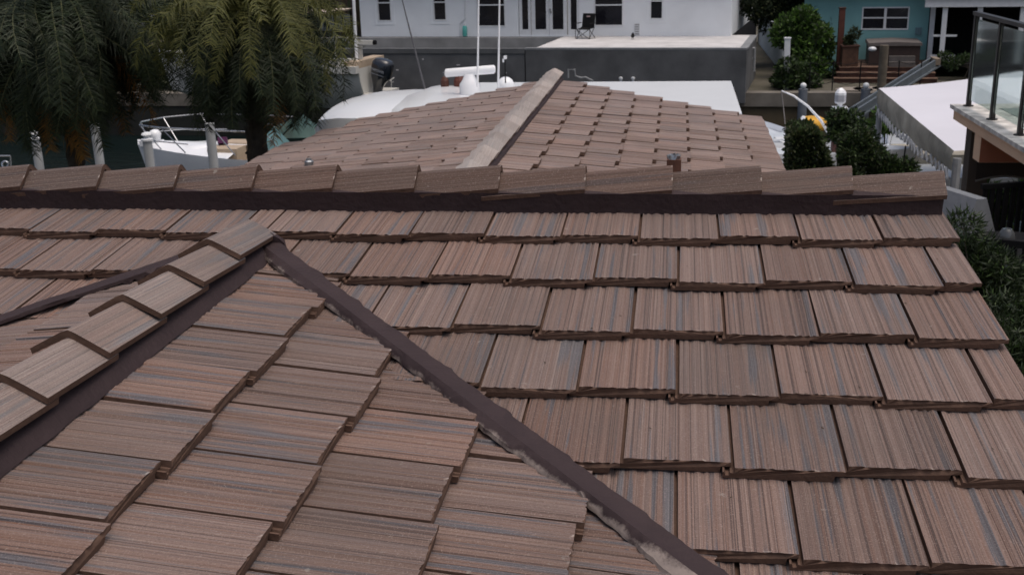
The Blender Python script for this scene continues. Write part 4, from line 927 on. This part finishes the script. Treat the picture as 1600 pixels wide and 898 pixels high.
for a, b in (((2.5, -.95, 1.02), (1.75, -.85, 1.62)), ((2.5, .95, 1.02), (1.75, .85, 1.62)), ((1.75, -.85, 1.62), (1.75, .85, 1.62)), ((2.5, 0, 1.04), (1.75, 0, 1.63))): MB().tube([a, b], .025, 6).build('frame', M_blk, ws)
MB().tube([(3.0, -.9, .98), (3.0, -1.0, 1.3), (2.7, -1.02, 1.36), (2.6, -1.02, 1.0)], .02, 6).build('grab_hoop', M_ss, bl)
for o in set(bpy.data.objects) - _before:
    if o.parent is bl: o.scale.x = .88
for x, y, d, lb, capd in ((55, 218, 25, 'leftmost pale piling with a white finial cap below left palm', True), (147, 190, 24.5, 'tall plain grey piling second from the left', False), (230, 220, 23.8, 'pale piling with white finial cap in front of the bow', True), (327, 193, 23.6, 'tall grey piling in front of the bowrider, rightmost of four', False)):
    p = pd(x, y, d); t = thing('dock_piling', lb, 'piling', (p.x, p.y, ZW), group='pilings of the boat lift'); h = p.z - ZW
    MB().lathe([(.10, -1), (.10, h)], (0, 0, 0), 12).build('shaft', M_pvc, t, smooth=40)
    if capd: MB().lathe([(.13, h), (.13, h+.04), (.07, h+.06), (.05, h+.08), (.11, h+.13), (.09, h+.17), (.02, h+.19)], (0, 0, 0), 12).build('finial', M_frame, t, smooth=50)
p0 = pd(6, 258, 22); t = thing('steel_hoop_rail', 'bent steel rail with a ring at the lower left picture edge', 'rail', (p0.x, p0.y, ZW)); put(MB().tube([pd(-30, 244, 22), pd(16, 244, 22), pd(17, 262, 22), pd(17, 300, 22)], .02, 6), 'rail', M_ss, t); 
ring = [pd(8 + 5*math.cos(a*.628), 257 + 5*math.sin(a*.628), 21.9) for a in range(11)]; put(MB().tube(ring, .02, 6), 'ring', M_ss, t)
# --- motor yacht behind the canal-side roof, bow to the left
ZH = -1.7
yt = thing('motor_yacht', 'large white motor yacht moored behind the canal-side roof', 'boat', (2.6, 15.35, ZW), math.pi + R_(-1.5))
hb_, sc = hull(9.0, 4.3, 3.2, 2.3, .7, 18, .85, .6); hb_.build('hull', M_gel, yt, smooth=40)
deckmesh(sc, 0, 18, .12).build('deck', M_gel, yt, smooth=40)
# cabin: raised foredeck house with sloping front, windows, hardtop
def slab(pts_lo, pts_hi, name, mat, parent, sm=35):
    n = len(pts_lo); mb = MB(); mb.add(pts_lo + pts_hi, [tuple(reversed(range(n))), tuple(n + i for i in range(n))] + [(i, (i+1) % n, n + (i+1) % n, n + i) for i in range(n)]); return mb.build(name, mat, parent, smooth=sm)
zc = -1.74 - ZW
rows = []
for x, w_, z in ((5.7, 1.95, zc + .0), (6.6, 2.0, zc + .02), (7.6, 1.95, zc + .02), (8.2, 1.8, zc - .0), (8.6, 1.5, zc - .08), (8.85, 1.0, zc - .30)):
    rows.append([(x + .5*(1-abs(k-4)/4)*0, -w_*math.cos(math.pi*k/8), (2.6 if k in (0, 8) else z - .22*abs(math.cos(math.pi*k/8))**2.5*.7)) for k in range(9)])
mb = MB(); mb.loft(rows); mb.build('foredeck_house', M_gel, yt, smooth=30)
zt = ZH - ZW
slab([(1.5, -1.75, zt-.10), (6.9, -1.7, zt-.10), (7.4, -1.3, zt-.14), (7.6, 0, zt-.15), (7.4, 1.3, zt-.14), (6.9, 2.2, zt-.10), (1.4, 2.25, zt-.10)], [(1.5, -1.75, zt), (6.8, -1.7, zt), (7.2, -1.3, zt-.02), (7.35, 0, zt-.01), (7.2, 1.3, zt-.02), (6.8, 2.2, zt), (1.4, 2.25, zt)], 'hardtop', M_gel, yt)
MB().box((1.9, -1.6, 2.2), (6.2, 1.6, zt - .6)).build('cabin', M_gel, yt); MB().box((1.85, -1.55, zt-.6), (6.6, 1.55, zt-.1)).build('cabin_windows', M_glass_dark, yt)
for x in (1.5, 3.6): 
    for s in (-1.62, 1.62): MB().tube([(x, s, 2.3), (x, s, zt-.1)], .05, 6).build('hardtop_post', M_gel, yt)
# open array radar, satellite dome, whip antennas, anemometer mast (all carried by the hardtop)
Yr = 15.6
def ylocal(v): return yt_inv @ v
yt_inv = (Matrix.Translation(yt.location) @ Matrix.Rotation(yt.rotation_euler.z, 4, 'Z')).inverted()
a, b = py_(695, 114.5, Yr), py_(774, 108.5, Yr); mid = py_(733, 128, Yr)
o = MB(); n_ = 10; ax = (b - a).normalized(); ring = lambda c, r: [c + Vector((0, math.cos(k*math.pi/5)*r*.75, math.sin(k*math.pi/5)*r)) for k in range(10)]
o.loft([ring(a, .05), ring(a + ax*.02, .078), ring(b - ax*.03, .082), ring(b, .05)], closed=True); ra = put(o, 'radar_array', M_gel, yt, 40)
cpt = py_(734, 133, Yr); put(MB().lathe([(.20, -.22), (.19, .02), (.13, .10), (.09, .2)], cpt, 12), 'radar_pedestal', M_gel, yt, 40)
dm = py_(790, 131, Yr + .3); put(MB().lathe([(.15, -.12), (.16, 0), (.13, .07), (.07, .115), (.01, .13)], dm, 12), 'satellite_dome', M_gel, yt, True)
for x in (747.5, 780): put(MB().tube([py_(x - 1.5, 136, Yr - .3), py_(x + .8, -25, Yr - .3)], [.020, .012], 6), 'whip_antenna', M_gel, yt)
put(MB().tube([py_(790, 130, Yr - .2), py_(789, 93, Yr - .2)], .012, 5), 'mast', M_blk, yt); put(MB().cbox(py_(789.5, 90, Yr - .2), (.05, .05, .06)).cbox(py_(786.5, 95, Yr-.2), (.03, .03, .06)), 'wind_sensor', M_gel, yt)
put(MB().box(tuple(py_(692, 140, Yr + 1.2)), tuple(py_(716, 113, Yr + 1.25))), 'spotlight_box', plain('grey_glass', (.10, .11, .12), .3), yt)
put(MB().lathe([(.11, -.2), (.11, .05), (.05, .15)], py_(718, 130, Yr + 1.1), 9), 'horn', plain('rust_red', (.10, .03, .02), .6), yt); put(MB().lathe([(.08, -.2), (.08, .05), (.04, .12)], py_(695, 130, Yr + 1.1), 9), 'horn', plain('rust_red2', (.08, .03, .02), .6), yt)
put(MB().tube([py_(665, 143, Yr + 1.0), py_(646, 70, Yr + .9), py_(627, -5, Yr + .8)], [.02, .016, .01], 5), 'outrigger_pole', plain('dark_pole', (.10, .10, .11), .5), yt)
# --- centre console with a big black outboard on a lift across the canal
Ye = 33.0
st = py_(584, 141, Ye); cb = thing('console_boat', 'white console boat with black outboard on lift across the canal', 'boat', (st.x, st.y, st.z - .15), math.pi - R_(10))
hb_, sc = hull(8.0, 2.3, 1.5, 1.0, .5); hb_.build('hull', M_gel2, cb, smooth=40); deckmesh(sc, 0, 15, .0, .05, -.2).build('deck', M_gel2, cb)
for s in (-1, 1): MB().box((.0, s*1.16 - .12, .85), (2.2, s*1.16 + .12, 1.08)).build('gunwale', M_gel2, cb)
MB().box((.05, -1.1, .9), (.5, 1.1, 1.22)).build('transom_seat', M_tan, cb); MB().box((-.55, -.9, .0), (.02, .9, .12)).build('swim_platform', M_gel2, cb)
MB().box((2.4, -.5, .7), (3.6, .5, 1.95)).build('console', M_gel2, cb)
for x in (1.8, 3.6):
    for s in (-.9, .9): MB().tube([(x, s, 1.0), (x, s*.85, 2.75)], .035, 6).build('top_post', M_ss, cb)
tt = py_(533, 57, Ye); slab([(1.3, -1.1, 2.75), (3.9, -1.1, 2.75), (3.9, 1.1, 2.75), (1.3, 1.1, 2.75)], [(1.2, -1.2, 2.82), (4.0, -1.2, 2.82), (4.0, 1.2, 2.82), (1.2, 1.2, 2.82)], 'canvas_top', plain('tan_canvas', (.50, .42, .36), .9, .08), cb)
put(MB().beam(py_(556, 66, Ye - .3), py_(583, 67, Ye - .3), .14, .14), 'rod_rack', M_gel2, cb); put(MB().tube([py_(583, 67, Ye - .3), py_(588, 66.5, Ye - .3)], .08, 7), 'speaker', M_blk, cb)
put(MB().tube([py_(557.5, 98, Ye - .4), py_(552, -10, Ye - .4)], .055, 8), 'mast', M_gel, cb); put(MB().box(tuple(py_(556, 98, Ye - .2)), tuple(py_(566, 72, Ye - .15))), 'leaning_post', M_gel2, cb)
M_navy = plain('black_cowling', (.012, .015, .022), .18, .2, 1, spec=.6, coat=.5)
ec = py_(597, 113, Ye - .3)
def rrow(z, x0, x1, w_):
    out = []
    for k in range(14):
        a_ = 2*math.pi*k/14; c_, s_ = math.cos(a_), math.sin(a_); sg = lambda v, e: math.copysign(abs(v)**e, v)
        out.append(((x0+x1)/2 + (x1-x0)/2*sg(c_, .6), w_*sg(s_, .6), z))
    return out
o = MB(); o.loft([rrow(.46, -.15, .18, .12), rrow(.42, -.28, .30, .22), rrow(.30, -.36, .35, .28), rrow(.05, -.38, .34, .30), rrow(-.20, -.33, .28, .27), rrow(-.36, -.28, .16, .20), rrow(-.55, -.24, .10, .13), rrow(-.95, -.20, .06, .09)], closed=True)
eng = o.build('outboard_engine', M_navy, cb, smooth=50); eng.parent = cb
eng.matrix_parent_inverse = (Matrix.Translation(cb.location) @ Matrix.Rotation(cb.rotation_euler.z, 4, 'Z')).inverted()
eng.matrix_basis = Matrix.Translation(ec) @ Matrix.Rotation(R_(-20), 4, 'Z') @ Matrix.Rotation(R_(14), 4, 'Y')
tx = bpy.data.curves.new('lettering', 'FONT'); tx.body = 'YAMAHA'; tx.size = .13; tx.extrude = .004; tx.align_x = 'CENTER'
to = bpy.data.objects.new('tmp', tx); COL.objects.link(to); bpy.context.view_layer.update()
me = bpy.data.meshes.new_from_object(to.evaluated_get(bpy.context.evaluated_depsgraph_get())); bpy.data.objects.remove(to); me.materials.clear(); me.materials.append(plain('silver_decal', (.35, .37, .40), .4, .05))
lt = link('lettering', me, eng); lt.matrix_local = Matrix.Translation((0, -.302, .04)) @ Matrix.Rotation(R_(90), 4, 'X')
MB().box((-.3, -.305, -.06), (.28, -.298, -.045)).build('stripe', plain('silver_stripe', (.3, .32, .35), .4), eng)
for x, lb in ((493+90, 'left of two lift poles right of the black outboard'), (612, 'right of two lift poles right of the black outboard')):
    pass
o = MB(); o.tube([py_(612, 125, Ye+1), py_(612, 150, Ye+1)], .03, 5); o.tube([py_(609, 126, Ye+1), py_(616, 121, Ye+1)], .03, 5); put(o, 'lift_bracket', M_ss, cb)
# --- skiff with yellow float between hedge and bush, curved outrigger over it
Ys = 17.0
a = py_(1283, 222, Ys); sk = thing('skiff', 'white skiff seen between the hedge and the bush', 'boat', (a.x - .15, a.y - 2.0, py_(1283, 245, Ys).z - .75), R_(100))
hb_, sc = hull(4.6, 1.6, 1.0, .8); hb_.build('hull', M_gel, sk, smooth=40); deckmesh(sc, 0, 15, .02, .06, -.12).build('deck', M_bluegel, sk)
MB().box((1.3, -.4, .7), (2.0, .4, 1.15)).build('console', M_gel, sk); MB().box((2.6, -.5, .8), (3.4, .5, .98)).build('seat', M_bluegel, sk)
put(MB().tube([py_(1221, 142, Ys), py_(1240, 150, Ys), py_(1262, 166, Ys), py_(1283, 189, Ys), py_(1297, 213, Ys), py_(1301, 240, Ys)], [.012, .02, .024, .028, .03, .03], 7), 'curved_davit', M_gel, sk, True)
put(MB().tube([py_(1221, 142, Ys), py_(1226, 185, Ys), py_(1229, 232, Ys)], .010, 4), 'davit_line', plain('grey_line', (.22, .2, .19), .8), sk)
c = py_(1269, 193, Ys + 1.2); fl = thing('yellow_float', 'round yellow float resting on the white skiff behind the hedge', 'float', (c.x, c.y, c.z - .12)); MB().lathe([(.10, -.16), (.26, -.10), (.30, 0), (.26, .10), (.16, .15)], (0, 0, .1), 16).build('ring', plain('yellow_foam', (.62, .33, .03), .6, .15), fl, smooth=True)
MB().lathe([(.05, .0), (.07, .12), (.03, .2)], (-.2, -.2, .1), 8).build('handle', M_gel, fl)
# low white boat whose stern shows between canal-side roof and hedge
a = py_(1222, 233, 15.6); ds = thing('white_dinghy', 'white and pale blue dinghy end beside the canal-side roof', 'boat', (a.x - .35, a.y - .2, a.z - .45))
hb_, sc = hull(2.2, 1.1, .52, .5); hb_.build('hull', M_gel, ds, smooth=40); deckmesh(sc, 0, 15, .0, .08, -.08).build('deck', M_bluegel, ds); put(MB().beam(py_(1208, 219, 15.6), py_(1232, 218, 15.6), .05, .03), 'oar', M_gel, ds)
put(MB().beam(py_(1211, 256, 15.0), py_(1236, 258, 15.0), .06, .03), 'tow_bar', M_gel, ds)
# white lantern on its post
p = py_(1312, 172, 15.5); t = thing('lantern_post', 'white lantern on a square capped post behind the hedge', 'lamp post', (p.x, p.y, ZG)); h = p.z - ZG
MB().box((-.10, -.10, 0), (.10, .10, h)).build('post', plain('red_brown_post', (.08, .035, .03), .8), t); MB().box((-.125, -.125, h), (.125, .125, h+.05)).build('cap', M_gel, t)
MB().lathe([(.05, h+.05), (.035, h+.08), (.06, h+.11)], (0, 0, 0), 8).build('stem', M_gel, t); MB().lathe([(.075, h+.11), (.095, h+.13), (.095, h+.30), (.06, h+.35), (.02, h+.38)], (0, 0, 0), 6).build('lantern', M_gel, t)
MB().lathe([(.097, h+.15), (.097, h+.26)], (0, 0, 0), 6).build('lantern_pane', plain('milky_pane', (.45, .46, .50), .3), t)

# ================================================================== NEIGHBOUR ON THE RIGHT: lift canopy, balcony, patio
ZK = -2.0
k0, k1 = pz(1373, 138, ZK), pz(1491, 236, ZK)
cn = thing('boat_lift_canopy', 'pale grey fabric boat lift canopy laced along its lower edge', 'canopy', (k0.x + 1.5, k0.y - 3, ZW))
dX = 2.6; zr = py_(1515, 121, k0.y).z; sl = (zr - ZK)/(py_(1515, 121, k0.y).x - k0.x); zr = ZK + dX*sl
M_canv = plain('pale_canvas', (.62, .62, .68), .85, .05, .6, .15, 8); M_skirt = plain('weathered_skirt', (.30, .28, .235), .85, .3, 2.2, .3, 10)
o = MB(); n = 14; rows = []
for i in range(n+1):
    f = i/n; e = k0.lerp(k1, f); rows.append([(e.x + dX*j/8, e.y, ZK + sl*dX*j/8 - .035*math.sin(math.pi*j/8)*(1 + .3*math.sin(f*9))) for j in range(9)] + [(e.x + dX*2 - dX*j/8, e.y, ZK + sl*dX*j/8) for j in range(7, -1, -1)])
o.loft(rows, capends=False); ob = put(o, 'fabric_top', M_canv, cn, True)
o = MB(); rows = []; low = []
for i in range(n*2+1):
    f = i/(2*n); e = k0.lerp(k1, f); hgt = .40 - .10*f + .06*math.sin(math.pi*f) + .01*math.sin(f*23); wv = .02*math.sin(f*17)
    rows.append([(e.x, e.y, ZK), (e.x - .03 + wv, e.y, ZK - hgt*.35), (e.x - .01 - wv, e.y, ZK - hgt*.7), (e.x + .02 + wv, e.y, ZK - hgt)]); low.append(Vector((e.x + .02 + wv, e.y, ZK - hgt)))
o.loft(rows, capends=False); put(o, 'skirt', M_skirt, cn, True)
zz = []
for i in range(46):
    f = i/45*(len(low)-1); a = low[min(int(f), len(low)-2)].lerp(low[min(int(f)+1, len(low)-1)], f - int(f)); zz.append(a + Vector((-.03, 0, .02 if i % 2 else -.12)))
put(MB().tube(zz, .017, 5), 'lacing_rope', plain('white_rope', (.62, .62, .62), .7), cn)
put(MB().tube([p + Vector((.02, 0, -.13)) for p in low], .016, 6), 'frame_pipe', M_pipe, cn)
for e in (k0, k1):
    for d_ in (0.05, dX*2): put(MB().tube([(e.x + d_, e.y, ZW-.5), (e.x + d_, e.y, ZK - .1)], .06, 8), 'leg', M_pipe, cn)
# boat under the canopy
a = pz(1412, 232, -3.4); nb = thing('covered_boat', 'white boat with grey deck parked under the laced canopy', 'boat', (a.x + .6, a.y - 2.2, -4.6), R_(90))
hb_, sc = hull(6.4, 2.3, 1.25, 1.05); hb_.build('hull', M_gel, nb, smooth=40); deckmesh(sc, 0, 15, .03, .05, -.06).build('deck', M_bluegel, nb, smooth=40)
MB().box((3.4, -.7, 1.0), (4.3, .7, 1.5)).build('console', M_gel, nb); MB().box((3.2, -.06, 1.2), (3.42, .1, 1.5)).build('hatch', M_blk, nb); MB().box((1.4, -.8, 1.0), (2.6, .8, 1.22)).build('seat', plain('beige_cushion', (.36, .33, .27), .7), nb)
put(MB().tube([py_(1412, 252, 11.4), py_(1415, 228, 11.4)], .012, 5), 'rod', M_blk, nb)
# balcony of the neighbouring house
ZBAL = -.985
b0 = pz(1513, 166, ZBAL); b1 = pz(1550, 187, ZBAL); bd = (b1 - b0); bd.z = 0; sp_ = bd.length; bd.normalize(); bn = Vector((-bd.y, bd.x, 0)); bn = bn if bn.x > 0 else -bn
M_peach = plain('peach_stucco', (.78, .53, .36), .85, .06, 3, .3, 40); M_peach_shade = plain('peach_stucco_shade', (.34, .13, .075), .85, .1, 3)
M_bronze = plain('dark_bronze', (.028, .026, .026), .4, .2, metal=.3); M_stone = plain('stained_coping', (.56, .54, .51), .85, .45, 6, .3, 30)
nh = thing('balcony_house', 'peach neighbouring house corner with glass railed balcony at right edge', 'house', (b0.x + 2, b0.y, ZG))
def obox(mb, s0, s1, o0, o1, z0, z1, m=0):
    vs_ = [Vector((b0.x, b0.y, 0)) + bd*s + bn*o_ + Vector((0, 0, z)) for z in (z0, z1) for s, o_ in ((s0, o0), (s1, o0), (s1, o1), (s0, o1))]
    return mb.add(vs_, ((0,3,2,1),(4,5,6,7),(0,1,5,4),(1,2,6,5),(2,3,7,6),(3,0,4,7)), m)
S1 = 6.0
put(obox(MB(), -.14, S1, -.12, 4, ZBAL - .17, ZBAL - .045), 'slab_edge', M_peach, nh); put(obox(MB(), -.17, S1, -.16, 4, ZBAL - .044, ZBAL), 'coping', M_stone, nh)
put(obox(MB(), .2, S1, .3, 3.9, ZBAL, ZBAL + .006), 'balcony_floor', plain('grey_green_tile', (.24, .27, .25), .6, .15, 4), nh)
put(obox(MB(), .75, 1.0, -.10, 2, ZBAL - .46, ZBAL - .17), 'beam', M_peach, nh); put(obox(MB(), 1.0, 1.004, -.097, 2, ZBAL - .457, ZBAL - .172), 'beam_shade_side', M_peach_shade, nh)  # thin slab carries the beam's shadow side as a darker colour
put(obox(MB(), -.02, S1, 2.6, 3.8, ZG, ZBAL - .17), 'wall', plain('tan_brown_wall', (.30, .22, .16), .9), nh)  # plain brown house wall below the balcony
put(obox(MB(), .02, .25, .0, .22, ZG, ZBAL - .17), 'column', plain('brown_column', (.07, .055, .045), .8), nh)
put(MB().lathe([(.10, -.10), (.12, -.05), (.10, 0)], Vector((b0.x, b0.y, ZBAL - .175)) + bd*.42 + bn*.35, 12), 'ceiling_lamp', plain('dull_lamp', (.12, .12, .12), .3), nh)
nposts = 6
for i in range(nposts):
    q = Vector((b0.x, b0.y, ZBAL)) + bd*sp_*i
    put(MB().beam(q, q + Vector((0, 0, 1.02)), .05, .05, 0, (bd.x, bd.y, 0)), 'railing_post', M_bronze, nh); put(MB().lathe([(.06, 0), (.06, .012)], q, 8), 'post_foot', M_bronze, nh)
    if i < nposts-1:
        a = q + bd*.035; c_ = q + bd*(sp_ - .035); put(MB().beam((a + c_)/2 + Vector((0, 0, .08)) , (a + c_)/2 + Vector((0, 0, .98)), sp_ - .07, .010, 0, (bn.x, bn.y, 0)), 'glass_panel', None or M_glassp if 'M_glassp' in globals() else M_frame, nh)
put(MB().beam(Vector((b0.x, b0.y, ZBAL + 1.04)) - bd*.05, Vector((b0.x, b0.y, ZBAL + 1.04)) + bd*S1, .07, .04), 'handrail', M_bronze, nh)
# dark drop awning with scalloped hem below the balcony
M_awn = plain('dark_brown_awning', (.035, .029, .025), .85, .2, 2); o = MB(); rows = []
for i in range(49):
    s = .05 + 3.2*i/48; sc_ = abs(math.sin(s*4.2))*.07
    q = Vector((b0.x, b0.y, 0)) + bd*.32 + bn*(s + .02); rows.append([q + Vector((0, 0, ZBAL - .18)), q + Vector((0, 0, ZBAL - .5)), q + bd*.02 + Vector((0, 0, ZBAL - .80 + sc_)), q + bd*.015 + Vector((0, 0, ZBAL - .82 + sc_))])
aw = thing('drop_awning', 'dark brown drop awning with scalloped hem below the balcony', 'awning', (b0.x, b0.y, ZBAL - 1.2)); o.loft(rows, capends=False); put(o, 'fabric', M_awn, aw)
o = MB(); o.tube([r[3] for r in rows], .014, 5); put(o, 'hem_piping', plain('grey_piping', (.16, .155, .14), .8), aw)
# covered grill, table and chairs on the neighbour's patio
ZPT = ZG + .1
mb = MB(); mb.box((2.6, 3.0, ZG), (9, 12.0, ZPT)); o = mb.build('patio', plain('patio_paving', (.16, .15, .14), .9, .3, 2)); o['kind'] = 'structure'
g0 = pd(1500, 332, 9.8)
t = thing('covered_grill', 'pale grey fabric cover peaked over a grill beside the shrub', 'grill cover', (g0.x, g0.y, ZPT), R_(25)); h = g0.z + .18 - ZPT
rows = [[(x*(1.0 + .05*(k % 3)), y*(1.0 + .04*(k % 2)), z) for k, (x, y) in enumerate(((-.26, -.3), (0, -.33), (.26, -.3), (.28, 0), (.26, .3), (0, .33), (-.26, .3), (-.28, 0)))] for z in (0, h*.45)] + [[(x, y, h*.86) for x, y in ((-.22, -.28), (0, -.30), (.22, -.28), (.24, 0), (.22, .28), (0, .3), (-.22, .28), (-.24, 0))], [(x, y, h) for x, y in ((-.05, -.26), (0, -.27), (.05, -.26), (.05, 0), (.05, .26), (0, .27), (-.05, .26), (-.05, 0))]]
mb = MB(); mb.loft(rows, closed=True); mb.build('fabric_cover', plain('grey_cover', (.19, .20, .22), .7, .15, 3, .3, 15), t, smooth=25)
tp = pd(1590, 385, 8.8); t = thing('patio_table', 'black patio table below the scalloped awning', 'table', (tp.x, tp.y, ZPT)); h = tp.z - ZPT
MB().lathe([(.48, h-.03), (.48, h)], (0, 0, 0), 20).build('table_top', M_blk, t)
for i in range(4): a = i*1.5708 + .5; MB().tube([(.42*math.cos(a), .42*math.sin(a), 0), (.3*math.cos(a), .3*math.sin(a), h-.03)], .022, 6).build('leg', M_blk, t)
q = tp + Vector((-.12, -.1, 0)); v = thing('glass_jar', 'clear round glass jar standing on the black patio table', 'jar', (q.x, q.y, tp.z)); MB().lathe([(.04, 0), (.065, .04), (.07, .10), (.05, .15), (.035, .17)], (0, 0, 0), 12).build('body', plain('pale_glass', (.07, .075, .08), .1, .2, 8, spec=.7), v, smooth=40)
def slat_chair(label, pos, rz, h0):
    t = thing('slatted_chair', label, 'chair', tuple(pos), rz, 'black slatted patio chairs')
    for i in range(7): MB().box((-.24 + i*.072, .2, .42), (-.20 + i*.072, .23, .95)).build('slat', M_blk, t)
    MB().box((-.26, .19, .93), (.27, .24, .98)).build('top_rail', M_blk, t); MB().box((-.26, -.25, .40), (.27, .24, .43)).build('seat', M_blk, t)
    for x in (-.24, .25):
        for y in (-.23, .21): MB().box((x-.018, y-.018, 0), (x+.018, y+.018, .42)).build('leg', M_blk, t)
c_ = pd(1590, 330, 10.5); slat_chair('black slatted chair upright under the awning at the right edge', (c_.x, c_.y, c_.z - .75), R_(15), 0)
c_ = pd(1600, 425, 7.8); slat_chair('black slatted chair nearest the shrub at the right edge', (c_.x, c_.y, c_.z - .7), R_(160), 0)
q = pd(1568, 312, 13.2); cl = [(q + Vector((rn.uniform(-.2, .2), rn.uniform(-.2, .2), rn.uniform(-.2, .15))), rn.uniform(.08, .15)) for _ in range(9)]
bush('fern_pot', 'green ferny plant glimpsed under the scalloped awning', 'plant', (q.x, q.y, ZPT), cl, 1800, .14, [G_mid, G_bright, G_dark], .22, .02, 31)
